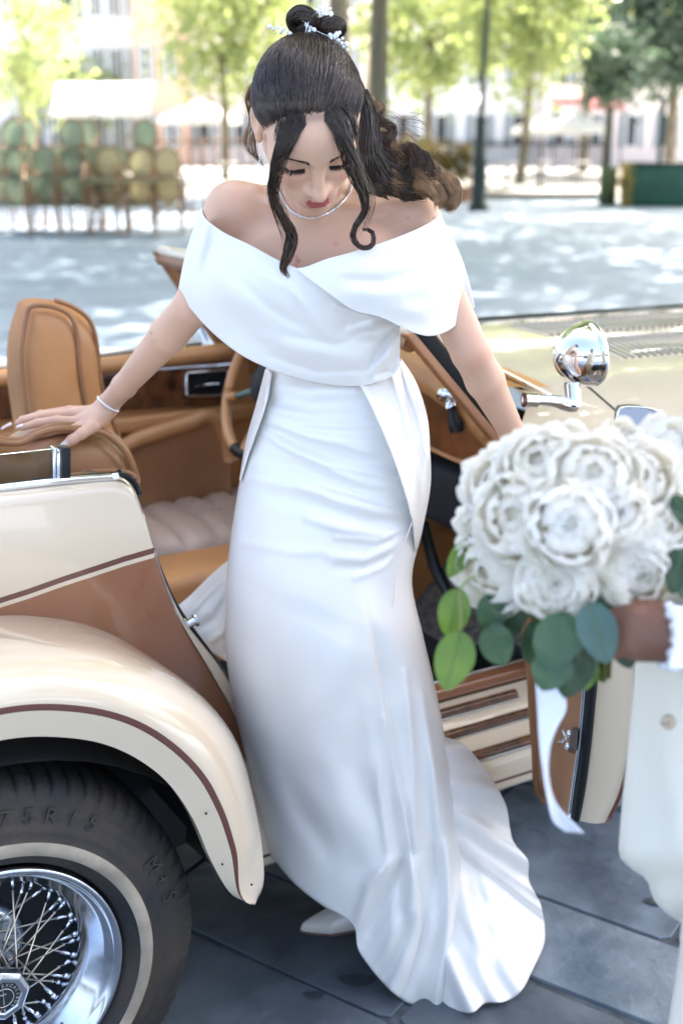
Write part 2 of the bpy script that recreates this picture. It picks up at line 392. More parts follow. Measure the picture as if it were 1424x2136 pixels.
bar(1446, 1441, .386, .392, .004, MT['black'], 'sill_joint', car, .45, 2.0)
bar(1441, 1404, .392, .418, .012, MT['brown'], 'sill_moulding', car, .45, 2.0, 9)
bar(1403, 1396, .419, .423, .004, MT['chromed'], 'sill_edge', car, .45, 2.0)
t0 = lineTZ(1396, .423)[0]
m = M(); m.add([cw(.45, t0, .421), cw(2, t0, .421), cw(2, t0 + .12, .421), cw(.45, t0 + .12, .421), cw(.45, t0 + .13, .30), cw(2, t0 + .13, .30)], [(0, 1, 2, 3), (3, 2, 5, 4)]); m.build('sill_plate', MT['steelp'], car, smooth=False)
def sAt(x, y, z): return carz(x, y, z)[0]
for (ya, yb, za, zb, xe, ye) in ((1477, 1457, .366, .379, 1068, 1440), (1525, 1505, .334, .347, 1113, 1471), (1584, 1563, .297, .311, 1180, 1480)):
    se = sAt(xe, ye, (za + zb) / 2)
    w = bar(ya, yb, za, zb, .007, burl, 'wood_strip', rb, .62, se)
    bar(ya + 6, ya + 1, za - .0045, za - .001, .005, MT['chrome'], 'chrome_strip', w, .62, se + .004)
# underbody shadow pan
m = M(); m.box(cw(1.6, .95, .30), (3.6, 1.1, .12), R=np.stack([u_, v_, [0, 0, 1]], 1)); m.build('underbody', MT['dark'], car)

# ---- wheel
wc = cw(0, 0, .332); wheel_mb = M()
prof = [(.03, .196), (.004, .203), (-.008, .209), (-.017, .222), (-.0205, .226), (-.0215, .227), (-.0245, .236), (-.0245, .243), (-.0225, .2475), (-.021, .2485), (-.020, .262), (-.0195, .272), (-.0175, .273), (-.016, .284), (-.012, .299), (-.010, .3005), (-.006, .307), (.0, .318), (.008, .329), (.024, .337), (.04, .339), (.10, .341), (.165, .338), (.19, .315), (.20, .26), (.17, .2)]
NT = 360
def rmod(i, pr):
    d = np.zeros(len(pr)); g = (i % 5) in (0,)
    if g: d[17] -= .005; d[18] -= .010; d[19] -= .010; d[20] -= .008; d[21] -= .006
    elif (i % 5) == 3: d[18] -= .003; d[19] -= .003
    return d
rowm = [0] * 25
for k in (5, 6, 7, 8): rowm[k] = 1
m = wheel_mb; m.lathe(prof, wc, v_, u_, NT, rowmat=rowm, rmod=rmod)
tyre_root = bpy.data.objects.new('wheel', None); col.objects.link(tyre_root); tyre_root.parent = car; BASE['wheel'] = BASE[car.name]
ty = m.build('tyre', [MT['rubber'], MT['whitew']], tyre_root)
# raised sidewall lettering
def letters(txt, r, a0, da, size, t, ext, mt, par, nm, c=wc, rotflip=1):
    mm = M()
    for k, ch in enumerate(txt):
        if ch == ' ': continue
        cu = bpy.data.curves.new('l', 'FONT'); cu.body = ch; cu.size = size; cu.align_x = 'CENTER'; cu.extrude = ext; cu.resolution_u = 3
        ob = bpy.data.objects.new('l', cu); col.objects.link(ob); me = bpy.data.meshes.new_from_object(ob)
        vv = np.array([q.co[:] for q in me.vertices]).reshape(-1, 3); ff = [tuple(p.vertices) for p in me.polygons]
        bpy.data.objects.remove(ob); bpy.data.curves.remove(cu); bpy.data.meshes.remove(me)
        a = a0 - da * k                       # angle from u towards up
        rad = math.cos(a) * u_ + math.sin(a) * np.array([0, 0, 1.]); tan = math.sin(a) * u_ - math.cos(a) * np.array([0, 0, 1.])
        W = c + rad * r + vv[:, :1] * tan + vv[:, 1:2] * rad + (t - vv[:, 2:3]) * v_
        mm.add(W, ff)
    return tag(mm.build(nm, mt, par, smooth=False), kind='stuff')
let = mat('tyre_lettering', (.030, .028, .026), .65, c2=(.055, .044, .034), vscale=30)
letters('P235/75R15   M+S', .2790, math.radians(119), math.radians(7.0), .036, -.0170, .0016, let, tyre_root, 'sidewall_lettering')
# rim: lip, dished chrome band, barrel
prof = [(-.002, .2005), (-.010, .2015), (-.013, .198), (-.012, .193), (-.004, .188), (.001, .184), (.002, .181), (.010, .176), (.028, .160), (.044, .150), (.052, .1475), (.058, .149), (.085, .152), (.14, .155), (.17, .16)]
m = M(); m.lathe(prof, wc, v_, u_, 96); rim = m.build('rim', MT['chromed'], tyre_root)
m = M(); m.lathe([(.10, .16), (.12, .09), (.125, .0001)], wc, v_, u_, 48); m.build('brake_drum', MT['dark'], tyre_root)
m = M(); m.lathe([(.10, .0001), (.095, .06), (.10, .075), (.12, .08)], wc, v_, u_, 48); m.build('hub_flange', MT['chromed'], tyre_root)
up = np.array([0, 0, 1.])
def wp(a, r, t): return wc + (math.cos(a) * u_ + math.sin(a) * up) * r + v_ * t
for k in range(48):
    a = 2 * math.pi * k / 48; st = k % 2; off = (1 if (k // 2) % 2 else -1)
    outer = wp(a, .146, .062 + .012 * st)
    inner = wp(a + off * (.95 if st else .7), .030 if st else .040, -.012 if st else .085)
    d = (inner - outer); L = np.linalg.norm(d); d /= L
    m = M(); m.tube([outer, inner], .0017, 6); sp = m.build('spoke', mat('spoke_steel', (.55, .50, .42), .3, 1) if k == 0 else SPM, tyre_root)
    if k == 0: SPM = sp.data.materials[0]
    m = M(); m.tube([outer + d * .006, outer + d * .024], .0034, 8); m.sphere(outer, .0055, 8, 6); m.build('nipple', MT['chrome'], sp)
# hub: barrel, eight-sided cap, dark badge
m = M(); m.lathe([(.10, .034), (.0, .030), (-.018, .031), (-.020, .028)], wc, v_, u_, 32); hub = m.build('hub', MT['chromed'], tyre_root)
m = M(); m.lathe([(-.012, .040), (-.020, .043), (-.032, .042), (-.037, .036), (-.0372, .0285), (-.0352, .027)], wc, v_, u_, 8); cap = m.build('hub_cap', MT['chromed'], tyre_root, smooth=False, bevel=.0015)
m = M(); m.lathe([(-.0352, .0275), (-.0355, .0001)], wc, v_, u_, 48); bd = m.build('badge', mat('badge_enamel', (.015, .018, .022), .25, coat=1), cap)
lt = mat('badge_lettering', (.62, .62, .60), .3, .6)
letters('EXCALIBUR EXCALIBUR ', .0195, math.radians(90), math.radians(18), .0072, -.0366, .0003, lt, cap, 'badge_lettering')
m = M(); q = [wp(a, .0155, -.0364) for a in np.linspace(0, 2 * math.pi, 41)]; m.tube(q, .0007, 6)
for pts in ([(-.011, 0), (.011, 0)], ): pass
m.tube([wc - v_ * .0364 + up * .012, wc - v_ * .0364 - up * .012], [.0008, .0003], 6); m.tube([wc - v_ * .0364 + up * .006 - u_ * .005, wc - v_ * .0364 + up * .006 + u_ * .005], .0007, 6)
m.build('badge_emblem', lt, cap)
m = M(); vs_ = wp(math.radians(-52), .163, -.002); m.tube([wp(math.radians(-52), .168, .03), vs_], .004, 10); m.sphere(vs_, .006, 10, 8); m.build('valve', MT['chrome'], tyre_root)

# ---- interior
def block(c0, size, mt, nm, par, bev=.02, R=None):
    m = M(); m.box(cw(*c0), size, R=R if R is not None else np.stack([u_, v_, up], 1)); return m.build(nm, mt, par, bevel=bev)
block((1.2, .95, .32), (1.7, 1.15, .02), MT['fur'], 'floor', car, .002)
block((1.62, .9, .62), (.06, 1.05, .56), MT['dark'], 'firewall', car, .004)
# sloping carpet of the footwell, kick panel
m = M(); m.add([cw(1.30, .42, .335), cw(1.30, 1.0, .335), cw(1.585, 1.0, .62), cw(1.585, .42, .62)], [(0, 1, 2, 3)]); m.build('footwell_carpet', MT['carpet'], car, smooth=False)
m = M(); m.add([cw(1.05, .43, .338), cw(1.05, 1.0, .338), cw(1.31, 1.0, .338), cw(1.31, .43, .338)], [(0, 1, 2, 3)]); m.build('floor_mat', MT['carpet'], car, smooth=False)
m = M(); m.tube([carP(882, 1090, .62), carP(905, 1180, .58), carP(940, 1250, .52)], [.012, .014, .012], 8); m.build('strap', MT['black'], car)
block((1.50, .47, .66), (.20, .10, .16), MT['tan2'], 'kick_panel', car, .04)
# transmission tunnel / console
block((1.0, .98, .46), (1.1, .20, .26), MT['tan'], 'console', car, .03)

# passenger seat: cushion with pleats
def pil(name, c, ax, dims, mt, par, puff=.5, pleat=0, n=40, pv=0.0, e=4.0):
    """superellipsoid pad; ax = 3 axes as rows"""
    m = M(); th = np.linspace(0, math.pi, n + 1); ph = np.arange(2 * n) * math.pi / n
    def sp(x, k): return np.sign(x) * np.abs(x) ** k
    k = 2.0 / e
    X = sp(np.cos(ph)[:, None], k) * sp(np.sin(th)[None], puff); Y = sp(np.sin(ph)[:, None], k) * sp(np.sin(th)[None], puff); Z = np.broadcast_to(sp(np.cos(th)[None], puff), X.shape)
    Zp = Z.copy()
    if pleat: Zp = Z * (1 - pv * (.5 + .5 * np.cos(X * pleat * math.pi)) ** 6 * (np.abs(X) < .8))
    L = np.stack([X * dims[0], Y * dims[1], Zp * dims[2]], -1)
    W = L @ np.array(ax) + np.array(c)
    m.grid(W, cu=True); return m.build(name, mt, par)
ps = bpy.data.objects.new('passenger_seat', None); col.objects.link(ps); ps.parent = car; BASE['passenger_seat'] = BASE[car.name]
ds_ = bpy.data.objects.new('driver_seat', None); col.objects.link(ds_); ds_.parent = car; BASE['driver_seat'] = BASE[car.name]
p = carz(395, 1085, .56)
pil('seat_cushion', cw(.40, .62, .44), [u_, v_, up], (.26, .23, .07), MT['taupe'], ps, .55, 6, 30, .16)
pil('seat_cushion', cw(p[0] + .10, p[1] + .03, .50), [u_, v_, up], (.27, .235, .085), MT['taupe'], ds_, .55, 6, 44, .16)
block((p[0] + .09, p[1] - .0, .405), (.50, .44, .15), MT['tan2'], 'seat_base', ds_, .03)
# seatback: two lobed leather roll under her hand, with piping
def seatback(c, ds, dt, dz, mt, par, nm, lean=.0, th=.075):
    ax = np.array([v_, up + u_ * lean * -1, u_]); ax[1] /= np.linalg.norm(ax[1])
    return pil(nm, c, ax, (dt, dz, ds), mt, par, .6, 0, 40, 0, 3.2)
# outline of the near backrest traced on its own plane (t .56), thickness along the car
def slab(px, tfun, thick, mt, nm, par, puff=.02, n=90, rings=7):
    """cushion whose outline is a px polygon in plane t; puffed on both faces (thickness along v)"""
    o = spl(px + [px[0]], n + 1)[:-1]; o = np.array([carp(x, y, tfun) for x, y in o]); c = o.mean(0)
    G = []
    for k in range(rings + 1):
        a = k / rings * math.pi / 2; sc = 1 - (1 - math.cos(a)) * 0
        G.append((math.cos(a), math.sin(a)))
    m = M()
    for sgn in (-1, 1):
        L = np.zeros((n, 14, 3))
        for j in range(14):
            f = j / 13.; w = 1 - f
            for i in range(n):
                q = c + (o[i] - c) * w
                d = thick / 2 * (1 - (w ** 6)) ** .5 + puff * (1 - w * w)
                L[i, j] = cw(q[0], tfun + sgn * d, q[1])
        m.grid(L, cu=True, flip=sgn > 0)
    return m.build(nm, mt, par)
nb = [(-200, 915), (-60, 905), (0, 915), (45, 917), (75, 900), (115, 888), (170, 888), (215, 897), (250, 925), (270, 960), (283, 996), (270, 1012), (200, 1020), (100, 1040), (-200, 1070)]
slab(nb, .625, .16, MT['tan2'], 'backrest', ps, .03)
pip = [(-200, 911), (-60, 902), (0, 912), (45, 913), (75, 897), (115, 884), (170, 884), (218, 893), (254, 922), (275, 958), (287, 996)]
for dt_, r_ in ((.535, .0065), (.56, .006), (.66, .006)):
    m = M(); sh = -10 if dt_ > .6 else 6; m.tube(np.array([carP(x, y + sh * .3 + (2 if dt_ == .56 else 9), dt_) for x, y in spl(pip, 70)]), r_, 8); m.build('piping', MT['tan2'], ps)
m = M(); m.tube(np.array([carP(x, y, .50) for x, y in spl([(100, 1003), (160, 990), (215, 982), (262, 984), (283, 995)], 30)]), .0045, 8); m.build('lower_piping', MT['tan2'], ps)
# dashed stitching
for k in range(26):
    pass
# driver seat: tall winged headrest block
nb2 = [(38, 630), (60, 622), (110, 626), (150, 640), (185, 668), (200, 715), (208, 790), (222, 850), (245, 905), (262, 960), (280, 1030), (60, 1030), (40, 960), (25, 860), (15, 780), (18, 700)]
m = M()
slab(nb2, 1.12, .10, MT['tan'], 'backrest', ds_, .02)
face = [(58, 655), (68, 640), (110, 642), (145, 660), (160, 700), (165, 770), (178, 850), (190, 900), (200, 960), (75, 960), (60, 880), (50, 800), (46, 730)]
slab(face, 1.055, .045, MT['tan'], 'headrest_pad', ds_, .012)
m = M(); m.tube(np.array([carP(x, y, 1.03) for x, y in spl([(75, 960), (60, 880), (50, 800), (46, 730), (58, 652), (70, 638), (110, 640), (147, 659), (162, 700), (167, 770), (180, 850), (192, 900), (200, 960)], 80)]), .0055, 8); m.build('piping', MT['tan2'], ds_)
m = M(); m.tube(np.array([carP(x, y, 1.075) for x, y in spl([(115, 626), (152, 640), (187, 668), (202, 715), (210, 790), (224, 850), (247, 905), (266, 965)], 60)]), .0055, 8); m.build('side_piping', MT['tan2'], ds_)

# far door: padded top roll, burl strip with chrome edge, armrest pocket, handle
fd = bpy.data.objects.new('driver_door', None); col.objects.link(fd); fd.parent = car; BASE['driver_door'] = BASE[car.name]
TF = 1.56
def farpanel(py_top, py_bot, t, mt, nm, par, x0=-400, x1=640, thick=.03, puffy=0, bev=.006):
    a = [carP(x0, py_top(x0), t), carP(x1, py_top(x1), t), carP(x1, py_bot(x1), t), carP(x0, py_bot(x0), t)]; w = v_ * thick
    m = M(); m.add(a + [q + w for q in a], [(0, 1, 2, 3), (7, 6, 5, 4), (0, 4, 5, 1), (1, 5, 6, 2), (2, 6, 7, 3), (3, 7, 4, 0)]); return m.build(nm, mt, par, bevel=bev)
L = lambda y0, y1: (lambda x: y0 + (y1 - y0) * (x - 200) / 300.)
farpanel(L(760, 725), L(1300, 1260), TF + .012, MT['tan'], 'door_card', fd)
m = M(); m.tube(np.array([carP(x, L(765, 728)(x), TF) for x in np.linspace(-400, 700, 12)]), .030, 14, flat=.8); m.build('door_top_roll', MT['tan'], fd)
m = M(); m.tube(np.array([carP(x, L(746, 708)(x), TF + .03) for x in np.linspace(-400, 420, 12)]), .006, 8); m.build('window_seal', MT['black'], fd)
m = M(); m.tube(np.array([carP(x, L(742, 704)(x), TF + .045) for x in np.linspace(-400, 420, 12)]), .007, 8); m.build('window_rail', MT['cream'], fd)
farpanel(L(784, 757), L(862, 840), TF - .006, burl, 'wood_strip', fd, -400, 487, .02)
m = M(); m.tube(np.array([carP(x, L(780, 758)(x), TF - .008) for x in np.linspace(-400, 484, 12)]), .005, 8); m.build('chrome_edge', MT['chrome'], fd)
# handle bezel and lever
bz = [(392, 778), (470, 772), (476, 780), (476, 816), (470, 822), (396, 826), (390, 818), (390, 786)]
m = M(); m.tube(np.array([carP(x, y, TF - .012) for x, y in spl(bz + [bz[0]], 60)]), .004, 8, caps=False); m.build('handle_bezel', MT['chrome'], fd)
m = M(); m.add([carP(x, y, TF - .009) for x, y in bz], [tuple(range(8))]); m.build('handle_recess', MT['black'], fd, smooth=False)
m = M(); m.tube([carP(408, 806, TF - .02), carP(428, 802, TF - .024), carP(456, 800, TF - .02)], [.004, .006, .004], 8, flat=.6); m.build('handle_lever', MT['chrome'], fd)
farpanel(L(880, 845), L(915, 880), TF - .02, MT['tan'], 'door_ledge', fd, -400, 640, .04, bev=.012)
arm = spl([(-200, 990), (200, 945), (290, 915), (350, 895), (400, 880), (425, 868), (450, 874), (470, 905), (480, 960)], 60)
m = M(); m.tube(np.array([carP(x, y, TF - .06) for x, y in arm]), .022, 12); ar = m.build('armrest_edge', MT['tan'], fd)
G = np.array([[carP(x, y + 4, TF - .06), carP(x + 4, y + 130, TF - .045), carP(x + 4, y + 290, TF - .02)] for x, y in arm]); m = M(); m.grid(G); m.build('door_pocket', MT['tan2'], ar)

# dashboard: burl facia, padded roll, cowl
db = bpy.data.objects.new('dashboard', None); col.objects.link(db); db.parent = car; BASE['dashboard'] = BASE[car.name]
# facia lies across the car at s = SD; solve px on plane s
def carS(x, y, s):
    r = ray(x, y); k = (s - (CAM - CO) @ u_) / (r @ u_); p = CAM + r * k; return p
SD = 1.22
fac = spl([(840, 800), (885, 800), (925, 806), (985, 850), (1040, 905), (1052, 935), (1010, 972), (960, 962), (905, 938), (860, 915), (800, 900), (800, 800)], 90)
Pf = np.array([carS(x, y, SD) for x, y in fac])
m = M(); m.add(np.vstack([Pf, Pf + u_ * .03]), [tuple(range(90))[::-1]] + [(i, (i + 1) % 90, (i + 1) % 90 + 90, i + 90) for i in range(90)])
m.build('glove_box', burlb, db, smooth=False)
m = M(); m.tube(Pf - u_ * .002, .0055, 8, caps=False); m.build('facia_trim', MT['tan'], db)
# the same facia continues to the far side
a0 = Pf[:, :].min(0)
zt, zb = Pf[:, 2].max(), Pf[:, 2].min()
m = M(); tmin = ((Pf - CO) @ v_).max()
m.box(cw(SD + .02, (tmin + TF) / 2 - .03, (zt + zb) / 2 + .005), (.03, TF - tmin + .06, zt - zb - .03), R=np.stack([u_, v_, up], 1)); m.build('facia', burl, db, bevel=.01)
ta = .30
roll = [cw(1.195, t, z) for t, z in spl([(.34, .985), (.40, 1.01), (.5, 1.045), (.64, 1.072), (.8, 1.088), (1.0, 1.092), (1.3, 1.075), (TF, 1.04)], 30)]
m = M(); m.tube(roll, .036, 16, flat=1.0); m.build('dash_roll', MT['tan'], db)
# dash top and cowl up to the windscreen base and beyond
G = np.zeros((24, 6, 3))
for i, t in enumerate(np.linspace(.40, TF + .0, 24)):
    e = abs(t - .95) / .66
    for j, (s, z) in enumerate([(SD, zt + .03), (SD + .05, zt + .045), (SD + .16, zt + .035), (SD + .30, zt + .035), (SD + .5, zt + .03), (SD + .6, zt + .03)]):
        G[i, j] = cw(s, t, z - .05 * e ** 4)
m = M(); m.grid(G[:, :3]); m.build('dash_top', MT['tan'], db)
block((SD + .10, .72, zb - .10), (.20, .56, .14), MT['dark'], 'dash_underside', db, .02)
# windscreen
ws = bpy.data.objects.new('windscreen', None); col.objects.link(ws); ws.parent = car; BASE['windscreen'] = BASE[car.name]
nbp = carP(1060, 935, .29); ntp = carP(862, 695, .335)
nb_ = np.array([(nbp - CO) @ u_, .29, nbp[2]]); nt2 = np.array([(ntp - CO) @ u_, .335, ntp[2]])
TFW = 1.55
ft = carP(338, 523, TFW); ft_ = np.array([(ft - CO) @ u_, TFW, ft[2]])
fb_ = np.array([nb_[0], TFW + .03, nb_[2]])
W3 = lambda q: cw(*q)
nbg = nb_ + np.array([.13, .02, .075]); fbg = np.array([nbg[0], TFW, nbg[2] + .01])
# far pillar px base hidden: keep symmetric
ptop = [W3(nt2), W3((nt2 * .5 + ft_ * .5) + np.array([.03, 0, .015])), W3(ft_)]
def pil4(a, b, w1, w2, mt, nm, off=0., dv=0.):
    a = np.array(a) + u_ * off + v_ * dv; b = np.array(b) + u_ * off + v_ * dv
    m = M(); q = []
    for p_ in (a, b):
        q += [p_ - u_ * w1 - v_ * w2, p_ + u_ * w1 - v_ * w2, p_ + u_ * w1 + v_ * w2, p_ - u_ * w1 + v_ * w2]
    m.add(q, [(0, 1, 2, 3), (7, 6, 5, 4), (0, 4, 5, 1), (1, 5, 6, 2), (2, 6, 7, 3), (3, 7, 4, 0)]); return m.build(nm, mt, ws, bevel=.004)
pil4(W3(nb_), W3(nt2), .014, .012, MT['tan2'], 'pillar_lining', -.012)
pil4(W3(nb_), W3(nt2), .020, .014, MT['blackp'], 'pillar', .016)
pil4(W3(nb_), W3(nt2), .008, .014, MT['cream'], 'pillar_outer', .046)
pil4(W3(fb_), W3(ft_), .016, .012, MT['tan2'], 'pillar_lining', -.012)
pil4(W3(fb_), W3(ft_), .014, .014, MT['chromed'], 'pillar', .020)
m = M(); m.tube(spl(ptop, 16), .019, 10, flat=.8); m.build('header_rail', MT['cream'], ws)
m = M(); m.tube(spl(ptop, 16) - up * .022 - u_ * .006, .016, 10); m.build('header_lining', MT['tan2'], ws)
m = M(); hc = carP(372, 548, TFW - .04); m.sphere(hc, .022, 12, 8, sc=(1.4, .8, .6)); m.build('header_latch', MT['chrome'], ws)
m = M(); ga = [W3(nbg), W3(fbg), W3(ft_), W3(nt2)]; m.add([q + u_ * .030 for q in ga] + [q + u_ * .035 for q in ga], [(0, 1, 2, 3), (7, 6, 5, 4), (0, 4, 5, 1), (1, 5, 6, 2), (2, 6, 7, 3), (3, 7, 4, 0)])
m.build('windscreen_glass', MT['clearg'], ws, smooth=False)
m = M(); m.tube([W3(nbg * .70 + fbg * .30 + np.array([.03, 0, -.005])), W3(fbg + np.array([.03, 0, -.005]))], .009, 10); m.build('base_seal', MT['black'], ws)
# far vent-window frame
m = M(); m.tube([carP(430, 712, TF + .02), carP(352, 560, TF + .01), carP(338, 525, TF)], .007, 8); m.build('vent_frame', MT['chromed'], ws)

# steering wheel
scn = carS(575, 850, 1.02)
sx = v_; sy = up * .92 + u_ * .38; sy /= np.linalg.norm(sy)
sw = bpy.data.objects.new('steering_wheel', None); col.objects.link(sw); sw.parent = car; BASE['steering_wheel'] = BASE[car.name]
ctr = carS(556, 800, 1.04); RW = .188
def swp(a, r, o=0): return ctr + (math.cos(a) * sx + math.sin(a) * sy) * r + np.cross(sx, sy) * o
m = M(); m.tube([swp(a, RW) for a in np.linspace(0, 2 * math.pi, 81)], .0135, 12, caps=False); m.build('rim', MT['tan'], sw)
for a in (math.radians(-22), math.radians(202), math.radians(-90)):
    m = M(); m.tube([swp(a, .04, .02), swp(a, RW - .045, .008)], [.030, .020], 10, flat=.4); m.build('spoke', mat('grey_green_plastic', (.12, .16, .13), .5), sw)
    m = M(); m.tube([swp(a, RW - .05, .008), swp(a, RW - .02, .003), swp(a, RW)], [.021, .019, .014], 10, flat=.6); m.tube([swp(a - .14, RW), swp(a, RW), swp(a + .14, RW)], .0142, 10); m.build('grip', MT['tan'], sw)
m = M(); m.tube([swp(a, RW) for a in np.linspace(math.radians(235), math.radians(285), 14)], .0150, 10); m.build('dark_grip', MT['black'], sw)
m = M(); m.lathe([(-.02, .0001), (-.02, .045), (0, .06), (.03, .05), (.2, .03)], ctr, np.cross(sx, sy), sx, 24); m.build('hub', MT['dark'], sw)

# hood, cowl and far trim
hz = zt + .005
def hoodz(s, t): return hz + .03 - .11 * (abs(t - .93) / .62) ** 3.0 - .02 * max(0, s - 1.5)
hd = M(); G = np.zeros((40, 30, 3)); ts = np.linspace(.27, 1.55, 30)
for i, s in enumerate(np.linspace(0, 1, 40)):
    for j, t in enumerate(ts):
        s0 = 1.235 + .12 * sstep(.30, .46, t) * sstep(1.56, 1.45, t); ss = s0 + (4.2 - s0) * s; G[i, j] = cw(ss, t, hoodz(ss, t))
hd.grid(G)
G = np.zeros((40, 5, 3))
for i, s in enumerate(np.linspace(1.235, 4.2, 40)):
    for j, (t, z) in enumerate([(.27, 0), (.262, -.02), (.26, -.1), (.27, -.3), (.29, -.6)]): G[i, j] = cw(s if j < 3 else max(s, 1.46), t, hoodz(s, .27) + z)
hd.grid(G); hood = hd.build('hood', MT['cream'], car)
m = M(); m.tube([cw(s, 1.50, hoodz(s, 1.50) + .02) for s in np.linspace(SD + .2, 4.1, 20)], .022, 8); m.build('hood_hinge', MT['black'], hood)
for row, (ta_, tb_) in enumerate(((.58, .77), (.86, 1.06))):
    mm = None
    for k in range(44):
        s = 1.76 + k * .024
        if mm is None:
            m = M(); m.tube([cw(0, ta_, 0) - CO, cw(.035, tb_, 0) - CO], [.007, .007], 6); mm = m
        m = M(); m.tube([cw(s, ta_, hoodz(s, ta_) + .002), cw(s + .03, tb_, hoodz(s + .03, tb_) + .002)], .006, 6, flat=.6); m.build('louvre', MT['cream'], hood); m = M(); m.tube([cw(s + .009, ta_, hoodz(s, ta_) + .003), cw(s + .039, tb_, hoodz(s + .03, tb_) + .003)], .0045, 4, flat=.5); m.build('louvre_slot', MT['dark'], hood)
# seam lines on hood
m = M(); m.tube([cw(s, .62, hoodz(s, .62) + .001) for s in np.linspace(SD + .6, 4.1, 20)], .003, 6); m.build('hood_seam', MT['chromed'], hood)
# wiper
m = M(); wa = carP(1125, 845, .33); m.tube([carP(1085, 795, .45), carP(1078, 785, .5)], .004, 6); m.build('wiper_arm', MT['black'], car)
m = M(); m.tube([carP(1172, 775, .36), carP(1230, 810, .33), carP(1285, 858, .30)], .0025, 6); m.build('aerial_cable', MT['black'], car)
# chrome spotlight
sp_ = bpy.data.objects.new('spotlight', None); col.objects.link(sp_); sp_.parent = car; BASE['spotlight'] = BASE[car.name]
sc_ = at(1206, 742, 2.42); ax = np.array([.93, .30, .10]); ax /= np.linalg.norm(ax); uxx = np.cross(ax, up); uxx /= np.linalg.norm(uxx)
m = M(); m.lathe([(-.052, .0001), (-.050, .012), (-.044, .026), (-.032, .042), (-.016, .054), (.0, .0605), (.012, .063), (.018, .0635), (.020, .0655), (.028, .0655), (.032, .062), (.030, .058)], sc_, ax, uxx, 56); m.build('lamp_shell', MT['chrome'], sp_)
m = M(); m.lathe([(.030, .060), (.038, .035), (.040, .0001)], sc_, ax, uxx, 40); m.build('lens', MT['clearg'], sp_)
b0 = at(1196, 846, 2.40); b1 = at(1150, 836, 2.39); b2 = at(1092, 834, 2.37)
m = M(); m.tube(spl([at(1192, 800, 2.41), at(1194, 830, 2.405), b0, at(1176, 842, 2.395), b1, b2], 30), np.interp(np.linspace(0, 1, 30), [0, .3, .45, .8, 1], [.016, .014, .0135, .010, .011]), 14); m.build('arm', MT['chrome'], sp_)
m = M(); m.tube([b2, b2 + (b1 - b2) * .45], .0145, 14); m.build('clamp', MT['chrome'], sp_, angle=30)
# inner handle through the pillar
h0 = carP(922, 822, .36); h1 = carP(985, 838, .36)
m = M(); m.tube(spl([carS(916, 826, 1.145), carS(935, 822, 1.145), carS(962, 830, 1.155), carS(1000, 842, 1.165)], 14), [.008, .014, .016, .015, .014, .013, .012, .011, .011, .010, .010, .010, .010, .010], 14); m.tube([carS(936, 827, 1.145), carS(940, 852, 1.145)], [.014, .011], 12); m.build('handle_mount', MT['chrome'], sp_)
m = M(); m.tube([carS(941, 848, 1.145), carS(943, 862, 1.145), carS(950, 885, 1.145), carS(952, 898, 1.145), carS(953, 903, 1.145)], [.009, .010, .016, .0165, .012], 14); m.build('handle_grip', MT['black'], sp_)
# wing mirror
mm_ = [(1284, 880), (1288, 858), (1300, 849), (1345, 850), (1378, 862), (1388, 880), (1388, 925), (1284, 925)]
Q = np.array([at(x, y, 2.28) for x, y in spl(mm_ + [mm_[0]], 60)[:-1]])
m = M(); bk = Q + np.array([.0, .05, 0.]); n = len(Q); cen = bk.mean(0); bk = cen + (bk - cen) * .85
m.add(np.vstack([Q, bk]), [(i, (i + 1) % n, (i + 1) % n + n, i + n) for i in range(n)] + [tuple(range(n, 2 * n))]); wm = m.build('wing_mirror', MT['black'], car)
m = M(); m.add(Q + np.array([0, -.001, 0]), [tuple(range(n))]); m.build('mirror_glass', mat('mirror_glass', (.35, .33, .33), .03, 1), wm, smooth=False)
m = M(); m.tube(np.vstack([Q, Q[:1]]) + np.array([0, -.002, 0]), .0022, 8, caps=False); m.build('mirror_bezel', MT['chrome'], wm)
m = M(); m.tube([Q.mean(0), Q.mean(0) + np.array([.0, .05, -.12])], .008, 8); m.build('mirror_stalk', MT['chrome'], wm)

# ---- open passenger door: swings out towards the viewer
dr = bpy.data.objects.new('passenger_door', None); col.objects.link(dr); dr.parent = car; BASE['passenger_door'] = BASE[car.name]
# trailing edge face traced at its own distance (z .32 at the bottom corner)
ZD = 2.15
edgeL = [(1262, 1150), (1255, 1280), (1247, 1400), (1240, 1480), (1232, 1560), (1220, 1650), (1208, 1712)]
edgeR = [(1322, 1150), (1324, 1280), (1322, 1400), (1320, 1480), (1312, 1560), (1292, 1650), (1262, 1716)]
EL = spl(edgeL, 30); ER = spl(edgeR, 30)
def dZ(y): return 1.93 + .34 * (y - 1150) / 560.
hing = np.array([math.cos(math.radians(66)), math.sin(math.radians(66)), 0.])   # direction from trailing edge towards the hinge
G = np.zeros((30, 7, 3))
for i in range(30):
    a = at(*EL[i], dZ(EL[i][1])); b = at(*ER[i], dZ(ER[i][1]))
    for j, w in enumerate(np.linspace(0, 1, 7)): G[i, j] = a * (1 - w) + b * w + np.array([0, -.006 * math.sin(math.pi * w), 0])
m = M(); m.grid(G); Gs = np.stack([G[:, -1], G[:, -1] + hing * .2 + np.array([.03, 0, 0]), G[:, -1] + hing * .45 + np.array([.045, 0, .01]), G[:, -1] + hing * .75 + np.array([.02, 0, .02])], 1); m.grid(Gs)
m.add(np.vstack([G[-1], G[-1] + hing * .7 + up * .02]), [(k, k + 1, k + 8, k + 7) for k in range(6)]); m.build('door_shell', MT['cream'], dr)
m = M(); m.tube(G[:, -1] + np.array([.003, .0, 0]), .004, 8); m.build('painted_edge', MT['stripe'], dr)
